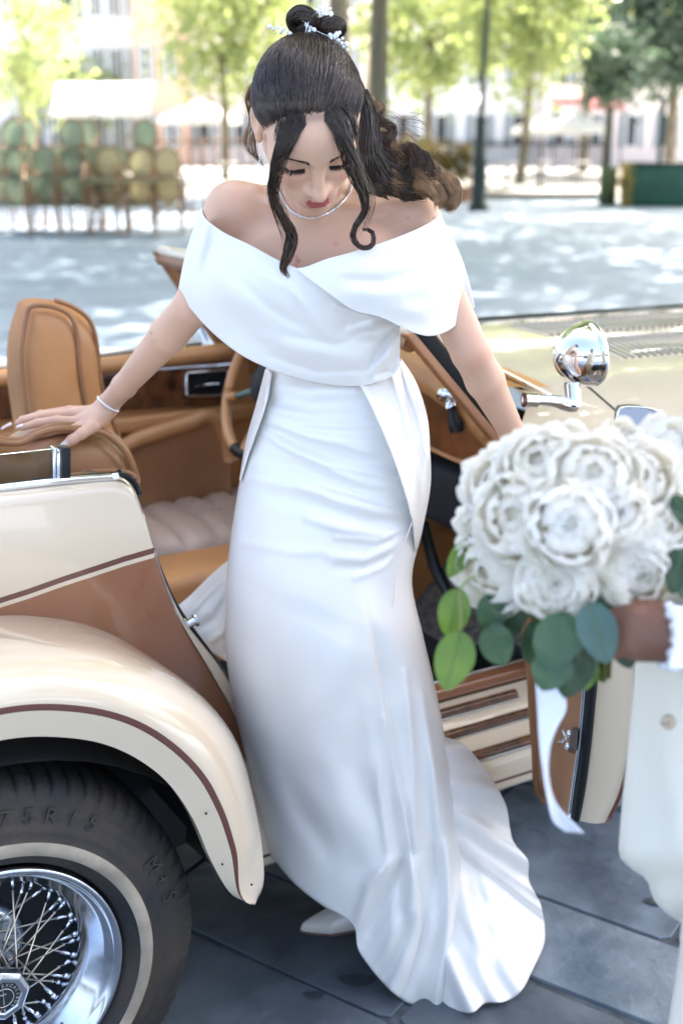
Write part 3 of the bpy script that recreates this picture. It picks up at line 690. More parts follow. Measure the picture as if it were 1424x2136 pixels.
# black seal column
IL = spl([(1236, 1150), (1228, 1280), (1219, 1400), (1213, 1480), (1205, 1560), (1194, 1640), (1186, 1702)], 30)
G3 = np.zeros((30, 5, 3))
for i in range(30):
    a = at(*IL[i], dZ(IL[i][1]) + .012); b = at(*EL[i], dZ(EL[i][1]) - .004)
    for j, w in enumerate((0, .15, .5, .85, 1)): G3[i, j] = a * (1 - w) + b * w + np.array([0, -.012 * math.sin(math.pi * w), 0])
m = M(); m.grid(G3); m.build('door_seal', MT['black'], dr)
m = M(); m.tube(G3[:, 0] + np.array([0, -.004, 0]), .004, 8); m.build('seal_trim', MT['chromed'], dr)
# inner leather card: recedes from the seal to the hinge side
ILf = spl([(1085, 1150), (1092, 1260), (1108, 1400), (1112, 1480), (1118, 1560), (1122, 1640), (1135, 1668)], 30)
G4 = np.zeros((30, 8, 3))
for i in range(30):
    a = at(*IL[i], dZ(IL[i][1]) + .012); b = at(*ILf[i], dZ(ILf[i][1]) + .42)
    for j, w in enumerate(np.linspace(0, 1, 8)): G4[i, j] = a * (1 - w) + b * w + np.array([-.012 * math.sin(math.pi * w), 0, 0])
m = M(); m.grid(G4); m.build('door_card', MT['tan2'], dr)
m = M(); m.tube(G4[:, -1], .011, 8); m.build('card_roll', MT['tan2'], dr)
# latch
lk = [(1150, 1540), (1160, 1510), (1172, 1508), (1205, 1520), (1202, 1562), (1195, 1572), (1165, 1560)]
def dcp(x, y, o=0):  # point on the card
    w = (IL[np.argmin(abs(IL[:, 1] - y))][0] - x) / 95.; return at(x, y, dZ(y) + .012 + .42 * max(0, w) - o)
m = M(); m.add([dcp(x, y, .03) for x, y in lk], [tuple(range(7))]); lt_ = m.build('latch_plate', MT['black'], dr, smooth=False)
m = M(); m.tube([dcp(1152, 1545, .036), dcp(1170, 1548, .042), dcp(1182, 1540, .042), dcp(1176, 1522, .036)], .005, 8); m.build('latch_hook', MT['chromed'], lt_)
for (x, y) in ((1187, 1530), (1184, 1556), (1166, 1516)):
    m = M(); m.sphere(dcp(x, y, .034), .0075, 10, 6); m.build('latch_bolt', MT['chromed'], lt_)
# ================================================================ THE BRIDE
bride = thing('person', PY(700, 1915, 2.12) * np.array([1, 1, 0]), 'bride in white off-shoulder gown stepping out of the car, dark hair in beaded bun', 'person')
# ---- signed distance toolkit
def smin(a, b, k):
    h = np.clip(.5 + .5 * (b - a) / k, 0, 1); return b * (1 - h) + a * h - k * h * (1 - h)
def smax(a, b, k): return -smin(-a, -b, k)
def cap(p, a, b, ra, rb):
    a = np.array(a); b = np.array(b); pa = p - a; ba = b - a; h = np.clip(pa @ ba / (ba @ ba), 0, 1)
    return np.linalg.norm(pa - h[:, None] * ba, axis=1) - (ra + (rb - ra) * h)
def ell(p, c, r, R=None):
    q = p - np.array(c)
    if R is not None: q = q @ np.array(R).T
    r = np.array(r); k0 = np.linalg.norm(q / r, axis=1); k1 = np.linalg.norm(q / (r * r), axis=1) + 1e-9
    return k0 * (k0 - 1) / k1
def surface_nets(fn, lo, hi, h, block=12):
    lo = np.array(lo); n = np.ceil((np.array(hi) - lo) / h / block).astype(int) * block
    D = np.full(n + 1, 1.0, np.float32)
    nb = n // block; bc = (np.stack(np.meshgrid(*[np.arange(k) for k in nb], indexing='ij'), -1).reshape(-1, 3) + .5) * block * h + lo
    dc = fn(bc); act = np.abs(dc) < block * h * .87 + .02
    off = np.stack(np.meshgrid(*[np.arange(block + 1)] * 3, indexing='ij'), -1).reshape(-1, 3)
    bi = (np.stack(np.meshgrid(*[np.arange(k) for k in nb], indexing='ij'), -1).reshape(-1, 3)) * block
    for b in bi[~act & (dc < 0)]:
        D[b[0]:b[0] + block + 1, b[1]:b[1] + block + 1, b[2]:b[2] + block + 1] = -1
    A = bi[act]
    for i in range(0, len(A), 64):
        idx = (A[i:i + 64, None] + off[None]).reshape(-1, 3); D[idx[:, 0], idx[:, 1], idx[:, 2]] = fn(idx * h + lo)
    S = D < 0; nx, ny, nz = n
    cnt = np.zeros((nx, ny, nz), np.int8)
    for a in (0, 1):
        for b in (0, 1):
            for c in (0, 1): cnt += S[a:a + nx, b:b + ny, c:c + nz]
    mix = (cnt > 0) & (cnt < 8); cells = np.argwhere(mix); vid = np.full((nx, ny, nz), -1, np.int64); vid[mix] = np.arange(len(cells))
    acc = np.zeros((len(cells), 3)); w = np.zeros(len(cells)); cor = [(a, b, c) for a in (0, 1) for b in (0, 1) for c in (0, 1)]
    for p in cor:
        for ax in range(3):
            if p[ax]: continue
            q = list(p); q[ax] = 1
            d0 = D[cells[:, 0] + p[0], cells[:, 1] + p[1], cells[:, 2] + p[2]]; d1 = D[cells[:, 0] + q[0], cells[:, 1] + q[1], cells[:, 2] + q[2]]
            x = (d0 < 0) != (d1 < 0); t = np.where(x, d0 / np.where(d0 == d1, 1, d0 - d1), 0)
            pt = np.tile(np.array(p, float), (len(cells), 1)); pt[:, ax] += t; acc += pt * x[:, None]; w += x
    V = (cells + acc / w[:, None]) * h + lo
    Fs = []
    for ax in range(3):
        o1, o2 = [(1, 2), (2, 0), (0, 1)][ax]
        sl0 = [slice(0, n[k]) for k in range(3)]; sl1 = list(sl0); sl1[ax] = slice(1, n[ax] + 1)
        a0 = S[tuple(sl0)]; a1 = S[tuple(sl1)]; e = np.argwhere(a0 != a1); e = e[(e[:, o1] > 0) & (e[:, o2] > 0)]
        sg = a0[e[:, 0], e[:, 1], e[:, 2]]
        def g(d1, d2):
            k = e.copy(); k[:, o1] -= d1; k[:, o2] -= d2; return vid[k[:, 0], k[:, 1], k[:, 2]]
        q = np.stack([g(1, 1), g(0, 1), g(0, 0), g(1, 0)], 1); q[~sg] = q[~sg][:, ::-1]; Fs.append(q)
    Fq = np.vstack(Fs)
    for _ in range(2):          # pull vertices onto the true surface
        e = 1e-4; d = fn(V); gr = np.stack([(fn(V + np.eye(3)[k] * e) - d) / e for k in range(3)], 1)
        V = V - np.clip(d, -h, h)[:, None] * gr / (np.sum(gr * gr, 1)[:, None] + 1e-6)
    return V, Fq

# ---- head frame
HY0 = 1.97; HO = PY(643, 251, HY0); AL = math.radians(50); YAW = math.radians(10); ROLL = math.radians(3)
f_ = np.array([math.sin(YAW), -math.cos(AL) * math.cos(YAW), -math.sin(AL)]); f_ /= np.linalg.norm(f_)
w_ = np.array([math.sin(ROLL), -math.sin(AL), math.cos(AL)]); w_ -= f_ * (w_ @ f_); w_ /= np.linalg.norm(w_)
x_ = np.cross(w_, f_) * -1.0
if x_[0] < 0: x_ = -x_
HR = np.stack([x_, f_, w_])            # rows: local axes
def hl(p): return (p - HO) @ HR.T      # world -> head local
def hw(x, f, w): return HO + x_ * x + f_ * f + w_ * w
def mir(q): r = q.copy(); r[:, 0] = np.abs(r[:, 0]); return r
def head_sdf(p):
    q = hl(p); m = mir(q)
    d = ell(q, (0, -.012, .033), (.074, .092, .081))
    d = smin(d, ell(q, (0, .030, -.034), (.060, .056, .078)), .03)
    d = smin(d, ell(m, (.032, .052, -.030), (.028, .030, .028)), .03)          # cheek bones
    d = smin(d, cap(m, (.050, -.005, -.060), (.014, .066, -.111), .016, .014), .026)   # jaw
    d = smin(d, ell(q, (0, .073, -.118), (.017, .014, .014)), .018)             # chin
    d = smin(d, ell(q, (0, .066, .034), (.050, .026, .032)), .03)               # forehead
    d = smin(d, cap(m, (.012, .086, .017), (.042, .070, .019), .007, .006), .014)       # brow ridge
    d = smax(d, -ell(m, (.032, .094, -.001), (.019, .017, .013)), .014)         # sockets
    d = smin(d, ell(m, (.0315, .0700, -.002), (.0165, .0150, .0135)), .005)     # lidded eyes
    d = smax(d, -cap(m, (.018, .0872, -.0085), (.045, .0765, -.0065), .0012, .0012), .003)   # lash line
    d = smax(d, -cap(m, (.018, .0850, .0075), (.043, .0760, .0085), .0013, .0013), .005)   # crease
    n = cap(q, (0, .084, .010), (0, .1075, -.034), .0085, .0092)                # nose
    n = smin(n, ell(q, (0, .1120, -.039), (.0092, .0085, .0082)), .008)
    n = smin(n, ell(m, (.0098, .0975, -.0400), (.0058, .0078, .0058)), .008)
    n = smax(n, -ell(m, (.0060, .1045, -.0475), (.0034, .0050, .0030)), .003)
    d = smin(d, n, .011)
    d = smin(d, ell(q, (0, .088, -.070), (.029, .011, .023)), .026)             # mouth mound
    d = smax(d, -cap(q, (0, .1035, -.050), (0, .1035, -.060), .0016, .0022), .004)
    up_ = smin(cap(m, (.0, .1000, -.0655), (.0055, .1010, -.0635), .0036, .0040), cap(m, (.0055, .1010, -.0635), (.018, .0920, -.0685), .0040, .0016), .003)
    lo_ = smin(cap(m, (.0, .1000, -.0745), (.009, .0985, -.0745), .0050, .0048), cap(m, (.009, .0985, -.0745), (.018, .0915, -.0700), .0046, .0015), .003)
    d = smin(d, smin(up_, lo_, .0008), .003)
    d = smax(d, -cap(m, (.0, .1045, -.0692), (.0215, .0925, -.0695), .0009, .0006), .0015)
    d = smax(d, -ell(q, (0, .0935, -.0875), (.016, .005, .005)), .008)
    # ear
    R = np.array([[.94, .34, 0], [-.34, .94, 0], [0, 0, 1.]])
    e = ell(m, (.0765, -.012, -.006), (.0065, .0185, .031), R); e = smax(e, -ell(m, (.083, -.009, .000), (.006, .0105, .018), R), .004)
    e = smin(e, ell(m, (.0745, -.004, -.032), (.0052, .0075, .009)), .006)
    return smin(d, e, .006)
# ---- arms: joints in world coordinates
shL = PY(492, 448, 2.13); elL = PY(402, 640, 2.10); wrL = PY(224, 846, 2.33)
shR = PY(856, 472, 2.13); elR = PY(981, 735, 2.08); wrR = PY(1092, 950, 2.20)
nkB = PY(655, 425, 2.135); nkT = hw(0, -.028, -.072)
chest = PY(672, 560, 2.13)
# left hand (on the seat): knuckles, fingers
def fing(pts, Y, rs): return [(PY(x, y, yy), r) for (x, y), yy, r in zip(pts, Y, rs)]
HANDL = [
 fing([(205, 862), (172, 880), (120, 876), (80, 882), (45, 892)], [2.325, 2.31, 2.30, 2.295, 2.29], [.014, .0105, .0088, .0080, .0062]),   # middle in view
 fing([(205, 868), (180, 892), (135, 893), (95, 903), (62, 914)], [2.32, 2.295, 2.285, 2.28, 2.275], [.015, .0108, .0090, .0082, .0064]),    # index
 fing([(200, 858), (150, 862), (95, 866), (52, 876), (22, 889)], [2.335, 2.33, 2.325, 2.32, 2.315], [.013, .0098, .0082, .0074, .0058]),      # ring
 fing([(205, 858), (145, 856), (85, 864), (45, 876), (12, 894)], [2.345, 2.35, 2.35, 2.345, 2.34], [.012, .0088, .0074, .0066, .0052]),       # little
 fing([(212, 872), (192, 890), (170, 905), (150, 918), (137, 927)], [2.315, 2.285, 2.265, 2.255, 2.25], [.015, .0122, .0108, .0098, .0072])]  # thumb
def hand_r(o, dirv, side):   # right hand closing on the pillar, mostly behind the flowers
    out = []
    for k, sx_ in enumerate((-.027, -.009, .009, .026)):
        a = o + side * sx_ + dirv * .045; b = a + dirv * .03 + np.array([0, .02, -.005]); c = b + dirv * .012 + np.array([0, .022, -.012]); e = c + np.array([0, .008, -.018])
        out.append([(o + side * sx_ * .7 + dirv * .01, .014), (a, .0105), (b, .009), (c, .008), (e, .0062)])
    a = o - side * .025 + dirv * .02; out.append([(o - side * .012, .014), (a, .0115), (a - side * .012 + dirv * .025, .0100), (a - side * .012 + dirv * .045 + np.array([0, .01, 0]), .0078)])
    return out
dR = (wrR - elR) / np.linalg.norm(wrR - elR); sR = np.cross(dR, np.array([0, 1., 0])); sR /= np.linalg.norm(sR)
HANDR = hand_r(wrR + dR * .03, dR, sR)
def chain(p, ch, k=.006):
    d = None
    for (a, ra), (b, rb) in zip(ch[:-1], ch[1:]):
        q = cap(p, a, b, ra, rb); d = q if d is None else smin(d, q, .004)
    return d
def lerp(a, b, t): return a + (b - a) * t
def near(p, c, r): return np.linalg.norm(p - np.array(c), axis=1) < r
def body_sdf(p):
    d = ell(p, chest + np.array([-.006, .008, .02]), (.128, .074, .13))
    d = smin(d, cap(p, chest, PY(705, 800, 2.15), .095, .085), .05)
    d = smin(d, cap(p, PY(705, 800, 2.15), PY(700, 950, 2.17), .085, .10), .05)
    # shoulder girdle
    for sh, el, wr, sg in ((shL, elL, wrL, -1), (shR, elR, wrR, 1)):
        d = smin(d, cap(p, nkB + np.array([sg * .03, .02, -.012]), sh + np.array([0, .005, .010]), .038, .034), .035)
        d = smin(d, ell(p, sh, (.052, .050, .052)), .03)
        a = cap(p, sh, el, .041, .0325)
        fm = lerp(el, wr, .25)
        a = smin(a, cap(p, el, fm, .0318, .0325), .008); a = smin(a, cap(p, fm, lerp(el, wr, .78), .0322, .0222), .01)
        a = smin(a, cap(p, lerp(el, wr, .78), wr, .0220, .0205), .01)
        d = smin(d, a, .022)
        # clavicle ridge and hollow above
        c0 = nkB + np.array([sg * .018, -.066, -.022]); c1 = sh + np.array([-sg * .035, -.022, .035])
        d = smin(d, cap(p, c0, lerp(c0, c1, .5) + np.array([0, -.004, .004]), .0075, .0065), .018); d = smin(d, cap(p, lerp(c0, c1, .5) + np.array([0, -.004, .004]), c1, .0065, .008), .018)
        d = smax(d, -ell(p, lerp(c0, c1, .45) + np.array([0, .002, .030]), (.035, .022, .012)), .018)
        # soft fold in front of the armpit
        b0 = chest + np.array([sg * .075, -.055, .01]); d = smin(d, ell(p, b0, (.065, .045, .06)), .03)
    d = smin(d, ell(p, chest + np.array([-.06, -.075, -.075]), (.055, .03, .06)), .03); d = smin(d, ell(p, chest + np.array([.06, -.075, -.075]), (.055, .03, .06)), .03)
    n = cap(p, nkB, nkT, .055, .050)
    for sg in (-1, 1): n = smin(n, cap(p, nkB + np.array([sg * .012, -.062, -.020]), hw(sg * .055, -.015, -.050), .0085, .011), .014)
    d = smin(d, n, .03)
    mk = near(p, HO, .24)
    if mk.any(): d[mk] = smin(d[mk], head_sdf(p[mk]), .012)
    for HN, wr, el in ((HANDL, wrL, elL), (HANDR, wrR, elR)):
        mk = near(p, wr, .27)
        if not mk.any(): continue
        q = p[mk]; h = None
        for ch in HN:
            e = chain(q, ch); h = e if h is None else smin(h, e, .0035)
        if HN is HANDL:
            pl = ell(q, PY(200, 868, 2.318), (.040, .026, .0165), np.array([[.93, -.10, .34], [0.1, .99, 0], [-.34, 0, .94]]))
            pl = smin(pl, cap(q, wrL, PY(203, 868, 2.32), .0205, .017), .012)
        else: pl = smin(ell(q, wr + dR * .045, (.030, .022, .045)), cap(q, wr, wr + dR * .04, .0205, .018), .012)
        h = smin(h, pl, .012); d[mk] = smin(d[mk], h, .010)
    return d
lo = [-.62, 1.80, .86]; hi = [.44, 2.46, 1.80]
Vb, Fb = surface_nets(body_sdf, lo, hi, .0035)
# refine the face: denser head is welded in by resampling the same field finer
m = M(); m.add(Vb, []); m.f = [tuple(int(k) for k in q) for q in Fb]; m.m = [0] * len(m.f)
body = m.build('body', MT['skin'], bride)
dtb = sum(len(p.vertices) for p in body.data.polygons)
hairline = [(0, .066, .085), (.014, .066, .084), (.030, .060, .078), (.046, .048, .066), (.062, .030, .046), (.069, .017, .026), (.073, .006, .016), (.075, -.004, .028), (.077, -.020, .018), (.076, -.034, -.01), (.070, -.050, -.035), (.055, -.075, -.05), (.03, -.088, -.055), (0, -.092, -.058)]
HLs = spl(hairline, 60)
# pigment: lips, blush, lids, brows' base, freckles
q = hl(Vb); qa = mir(q); colr = np.tile(np.array([.65, .405, .285]), (len(Vb), 1))
def mixc(c, w): 
    global colr
    colr = colr * (1 - w[:, None]) + np.array(c) * w[:, None]
isf = (q[:, 1] > .03) & near(Vb, HO, .2)
nz = np.array([math.sin(k[0] * 61 + k[2] * 37) * math.sin(k[1] * 43 + k[2] * 29) for k in Vb]) * .5
colr *= (1 + .05 * nz)[:, None]
mixc((.62, .24, .19), isf * .42 * np.exp(-((qa[:, 0] - .043) / .016) ** 2 - ((q[:, 2] + .032) / .018) ** 2))
mixc((.40, .22, .16), isf * .55 * np.exp(-((qa[:, 0] - .032) / .016) ** 2 - ((q[:, 2] - .004) / .009) ** 2))
lipd = np.minimum(np.abs(q[:, 2] + .0655) / .0055, np.abs(q[:, 2] + .0745) / .0060); lipm = isf & (qa[:, 0] < .0178) & (q[:, 2] < -.0600 + .0 * q[:, 0]) & (q[:, 2] > -.0802 + .28 * np.maximum(0, qa[:, 0] - .006)) & (q[:, 2] < -.0592 - .33 * np.maximum(0, qa[:, 0] - .006) - .0018 * (qa[:, 0] < .002))
mixc((.34, .045, .06), lipm * .85)
hd_ = np.full(len(Vb), 1.0); nh_ = near(Vb, HO, .16); qh_ = qa[nh_]
hd_[nh_] = np.min(np.linalg.norm(qh_[:, None] - HLs[None], axis=2), axis=1)
mixc((.09, .055, .04), .75 * np.exp(-(hd_ / .0075) ** 2))
mixc((.55, .25, .19), near(Vb, PY(622, 545, 2.02), .004) * .0)
for (cx, cy, r) in ((622, 545, .0035), (619, 537, .0025), (617, 553, .002), (905, 455, .002), (850, 455, .0022), (700, 508, .005), (1180, 830, .002), (316, 695, .0025), (940, 860, .002)):
    rr = ray(cx, cy); rr = rr / np.linalg.norm(rr); dd = Vb - CAM; pr = dd @ rr; dist = np.linalg.norm(dd - pr[:, None] * rr, axis=1)
    mixc((.30, .09, .07) if r < .004 else (.62, .28, .22), .8 * np.exp(-(dist / (r * .9)) ** 2))
mixc((.66, .33, .27), .35 * np.clip(sum(np.exp(-(np.linalg.norm(Vb - ch[k][0], axis=1) / .012) ** 2) for ch in HANDL for k in (1, 3)), 0, 1))
mixc((.62, .27, .19), .35 * sum(np.exp(-(np.linalg.norm(Vb - c_, axis=1) / .028) ** 2) for c_ in (elL + np.array([.01, -.03, .01]), elR + np.array([.01, -.02, 0]))))
mixc((.60, .27, .20), .22 * sum(np.exp(-(np.linalg.norm(Vb - c_, axis=1) / .035) ** 2) for c_ in (shL, shR)))
ca = body.data.color_attributes.new('tint', 'FLOAT_COLOR', 'POINT'); ca.data.foreach_set('color', np.c_[colr, np.ones(len(colr))].ravel())

# nails
for ch, s in zip(HANDL, (1, 1, .9, .8, 1.25)):
    tip, r = ch[-1]; pv, r0 = ch[-2]; d = tip - pv; d /= np.linalg.norm(d)
    n_ = np.array([0, -.45, .9]); n_ -= d * (n_ @ d); n_ /= np.linalg.norm(n_)
    if ch is HANDL[4]: n_ = np.array([-.1, -.8, .35]); n_ -= d * (n_ @ d); n_ /= np.linalg.norm(n_)
    sd_ = np.cross(d, n_); G = np.zeros((9, 7, 3))
    for i, a in enumerate(np.linspace(-1, 1, 9)):
        for j, b in enumerate(np.linspace(-.9, 1.35, 7)):
            wd = r * .78 * (1 if b < .4 else math.sqrt(max(.02, 1 - ((b - .4) / 1.0) ** 2)))
            G[i, j] = tip + d * b * r * 1.05 + sd_ * a * wd + n_ * (r * 1.02 * math.sqrt(max(0, 1 - (a * .72) ** 2)) + .0004 - max(0, b) * r * .12)
    m = M(); m.grid(G); m.build('fingernail', MT['nail'], body, solid=.0006)

# ---- brows and lashes
def face_pt(x, w, off=.0):   # walk onto the face along -f
    lo_f, hi_f = .03, .13
    fs = np.linspace(hi_f, lo_f, 200); P_ = HO + x_ * x + f_ * fs[:, None] + w_ * w; d = head_sdf(P_); k = np.argmax(d < 0); return P_[k] + f_ * off
for sg in (-1, 1):
    m = M()
    for k in range(115):
        t = rnd.random(); x = .0145 + t * .034; w = .0185 + .0065 * math.sin(t * 2.0) - .004 * t + rnd.uniform(-.0028, .0026) * (1 - .65 * t)
        a = face_pt(sg * x, w, .0005); ln = .0065 * (1 - .3 * t); dx = .55 + .5 * t; b = face_pt(sg * (x + ln * dx), w + ln * (.75 - 1.0 * t), .0010); m.tube([a, (a + b) / 2 + f_ * .0003, b], [.00034, .00034, .00010], 3, caps=False)
    m.build('eyebrow', MT['lash'], body)
for sg in (-1, 1):
    m = M()
    for k in range(46):
        t = k / 45.; x = .0185 + t * .0275; w = -.0088 + .0028 * (t - .25) ** 2 * 1.2
        a = face_pt(sg * x, w, .0004); L_ = .0065 + .0035 * t; e = a + f_ * L_ * .85 - w_ * L_ * .55 + x_ * sg * L_ * (.15 + .5 * t)
        mid = (a + e) / 2 - w_ * L_ * .22; m.tube([a, mid, e], [.00042, .00032, .0001], 3, caps=False)
    m.tube([face_pt(sg * (.0175 + t * .029), -.0084 + .0034 * (t - .25) ** 2, .0003) for t in np.linspace(0, 1, 14)], .0006, 4)
    m.build('eyelashes', MT['lash'], body)
for q_ in ('lip',): pass

# ---- hair
BUN = PY(660, 88, 2.005)          # root of the bun on the crown
Bl = hl(BUN[None])[0]
def skull(x, f, w, lift):     # push a head-local direction out to the hair surface
    c = np.array([0, -.012, .029]); d = np.array([x, f, w]) - c; d /= np.linalg.norm(d)
    r = np.array([.0755 + lift, .0925 + lift, .0825 + lift]); k = 1 / np.linalg.norm(d / r); return c + d * k
def strand_on_skull(p0, p1, n, lift, wob, bul=0):
    out = []
    for i in range(n):
        t = i / (n - 1); q = np.array(p0) * (1 - t) + np.array(p1) * t
        s = skull(*q, lift * float(sstep(-.08, .3, t)) + wob * math.sin(t * math.pi)); out.append(HO + HR.T @ s)
    return out
m = M()
# cap under the strands
G = []
for sg in (1, -1):
    hl_ = HLs if sg == 1 else HLs[::-1]
    for p in (hl_ if sg == 1 else hl_[1:-1]):
        p = p * np.array([sg, 1, 1]); G.append([HO + HR.T @ skull(*(p * (1 - t) + Bl * t), .0006 + .0022 * sstep(0, .3, t)) for t in np.linspace(0.01, .97, 20)])
m.grid(np.array(G), cu=True); m.build('hair_cap', MT['hair'], body)
m = M()
for k in range(4400):
    sg = 1 if rnd.random() < .5 else -1; t = rnd.random(); p = HLs[int(t * 59)] * np.array([sg, 1, 1]); p = p + np.array([rnd.gauss(0, .0026), rnd.gauss(0, .0026), rnd.gauss(0, .0026)])
    en = Bl + np.array([rnd.gauss(0, .012) + .010 * sg, rnd.gauss(0, .010), 0]); lf = rnd.uniform(.0025, .0070)
    pts = strand_on_skull(p, en, 12, lf, rnd.uniform(0, .002)); pts[0] = HO + HR.T @ skull(*p, .0005)
    m.tube(pts, [.0002, .0005, .0007] + [.0008] * 7 + [.0007, .0005], 3, caps=False)
m.build('pulled_back_hair', MT['hair'], body)
def lock(m, path, Y, rad, n, r=.0009, spread=1.0, curl=0, freq=0, taper=True, seg=40, flat=.6, jit=.25):
    """path in px with per-point distance; n strands follow it inside radius rad"""
    pp = np.array([PY(x, y, k) for (x, y), k in zip(path, Y)]); c = spl(pp, seg); T = np.gradient(c, axis=0); T /= np.linalg.norm(T, axis=1)[:, None]
    A = np.cross(T, np.array([0, 1., 0])); A /= np.linalg.norm(A, axis=1)[:, None] + 1e-9; B = np.cross(T, A); s = np.linspace(0, 1, seg)
    R = np.interp(s, np.linspace(0, 1, len(rad)), rad)
    for k in range(n):
        a = rnd.uniform(0, 2 * math.pi); q = math.sqrt(rnd.random()); ph = rnd.gauss(0, jit); j1 = rnd.uniform(0, 6); st = rnd.uniform(0, .05); en = rnd.uniform(.86, 1) if taper else 1
        off = (np.cos(a + ph * s * 4)[:, None] * A + flat * np.sin(a + ph * s * 4)[:, None] * B) * (q * R)[:, None]
        if curl: off = off + (np.cos(freq * s * 2 * math.pi + ph * .3)[:, None] * A + np.sin(freq * s * 2 * math.pi + ph * .3)[:, None] * B) * (curl * np.minimum(1, s * 3))[:, None]
        off += A * (.0012 * np.sin(s * 9 + j1))[:, None]
        L = c + off; i0 = int(st * seg); i1 = max(i0 + 6, int(en * seg)); L = L[i0:i1]
        m.tube(L, np.interp(np.linspace(0, 1, len(L)), [0, .1, .8, 1], [r * .7, r, r * .9, r * .25]), 3, caps=False)
# face-framing locks (dark), from the centre parting
m = M()
lock(m, [(655, 200), (640, 222), (612, 250), (588, 300), (571, 360), (568, 410), (590, 455), (608, 490), (600, 530), (590, 560), (606, 583)], [1.905, 1.885, 1.872, 1.868, 1.883, 1.90, 1.925, 1.945, 1.95, 1.955, 1.955], [.004, .011, .012, .0085, .0065, .0055, .005, .007, .011, .007, .003], 210, .00048, jit=1.1)
lock(m, [(650, 215), (615, 250), (596, 300), (582, 350), (570, 400), (584, 450), (604, 500), (596, 545)], [1.89, 1.872, 1.866, 1.876, 1.893, 1.915, 1.94, 1.945], [.006, .012, .012, .012, .012, .012, .014, .012], 26, .00035, jit=1.0)
lock(m, [(656, 215), (630, 242), (606, 288), (588, 340), (574, 385), (575, 430), (592, 470)], [1.88, 1.868, 1.868, 1.88, 1.89, 1.91, 1.93], [.004, .008, .007, .006, .006, .006, .004], 36, .0005)
lock(m, [(664, 200), (682, 222), (704, 248), (724, 300), (742, 350), (757, 400), (760, 440), (742, 470), (736, 495), (752, 516), (776, 512), (777, 486), (760, 478), (748, 486)], [1.905, 1.885, 1.872, 1.87, 1.886, 1.90, 1.92, 1.93, 1.935, 1.935, 1.935, 1.94, 1.945, 1.95], [.004, .011, .012, .009, .0075, .008, .008, .007, .0045, .0035, .003, .003, .0025, .002], 250, .00048, jit=.9)
lock(m, [(668, 215), (706, 248), (730, 310), (750, 370), (770, 420), (756, 470), (742, 500)], [1.89, 1.872, 1.868, 1.88, 1.90, 1.92, 1.93], [.006, .012, .012, .012, .012, .010, .008], 24, .00035, jit=1.0)
lock(m, [(664, 215), (692, 244), (712, 298), (728, 350), (748, 390), (763, 420), (766, 450)], [1.88, 1.868, 1.87, 1.885, 1.895, 1.91, 1.92], [.004, .008, .008, .007, .008, .007, .004], 40, .0005)
# volume in front, around the part
lock(m, [(654, 205), (618, 226), (592, 262), (578, 300)], [1.915, 1.892, 1.885, 1.892], [.003, .012, .011, .006], 170, .0005, jit=.8)
lock(m, [(655, 222), (630, 236), (604, 262), (588, 300)], [1.905, 1.882, 1.872, 1.875], [.003, .010, .010, .005], 130, .0005, jit=.8)
lock(m, [(664, 205), (704, 222), (730, 256), (742, 300)], [1.915, 1.892, 1.885, 1.892], [.003, .012, .011, .006], 170, .0005, jit=.8)
lock(m, [(664, 222), (690, 234), (714, 258), (728, 300)], [1.905, 1.882, 1.872, 1.875], [.003, .010, .010, .005], 130, .0005, jit=.8)
lock(m, [(656, 224), (644, 238), (624, 262), (606, 300), (594, 335)], [1.895, 1.876, 1.867, 1.868, 1.876], [.004, .008, .008, .006, .004], 120, .00045, jit=.8)
lock(m, [(664, 224), (676, 236), (696, 258), (714, 294), (728, 330)], [1.895, 1.876, 1.867, 1.868, 1.876], [.004, .008, .008, .006, .004], 120, .00045, jit=.8)
for k in range(700):     # short hairs along the hairline
    t = rnd.uniform(0, .62); sg = rnd.choice((-1, 1)); p = HLs[int(t * 59)] * np.array([sg, 1, 1]); q0 = p + np.array([rnd.gauss(0, .002), rnd.uniform(.002, .009), -rnd.uniform(.002, .009)]); q1 = p * .8 + Bl * .2
    m.tube([HO + HR.T @ skull(*(q0 * (1 - a) + q1 * a), .0004 + .003 * a) for a in (0, .35, .7, 1)], [.00012, .0003, .0004, .0004], 3, caps=False)
m.build('face_framing_locks', MT['hair'], body)
m = M()
lock(m, [(590, 455), (608, 490), (600, 530), (590, 560), (606, 583)], [1.92, 1.94, 1.948, 1.952, 1.952], [.006, .008, .010, .007, .003], 34, .0006, jit=.8)
lock(m, [(590, 330), (580, 350), (575, 400), (592, 450), (612, 500)], [1.86, 1.875, 1.893, 1.918, 1.935], [.005, .008, .008, .007, .004], 16, .0005, jit=.8)
m.build('lighter_strands', MT['hair3'], body)
m = M(); lock(m, [(742, 470), (736, 495), (752, 516), (776, 512), (777, 486), (760, 478)], [1.928, 1.932, 1.932, 1.932, 1.938, 1.943], [.005, .004, .003, .003, .002, .001], 20, .0006)
m.build('lighter_strands', MT['hair3'], body)
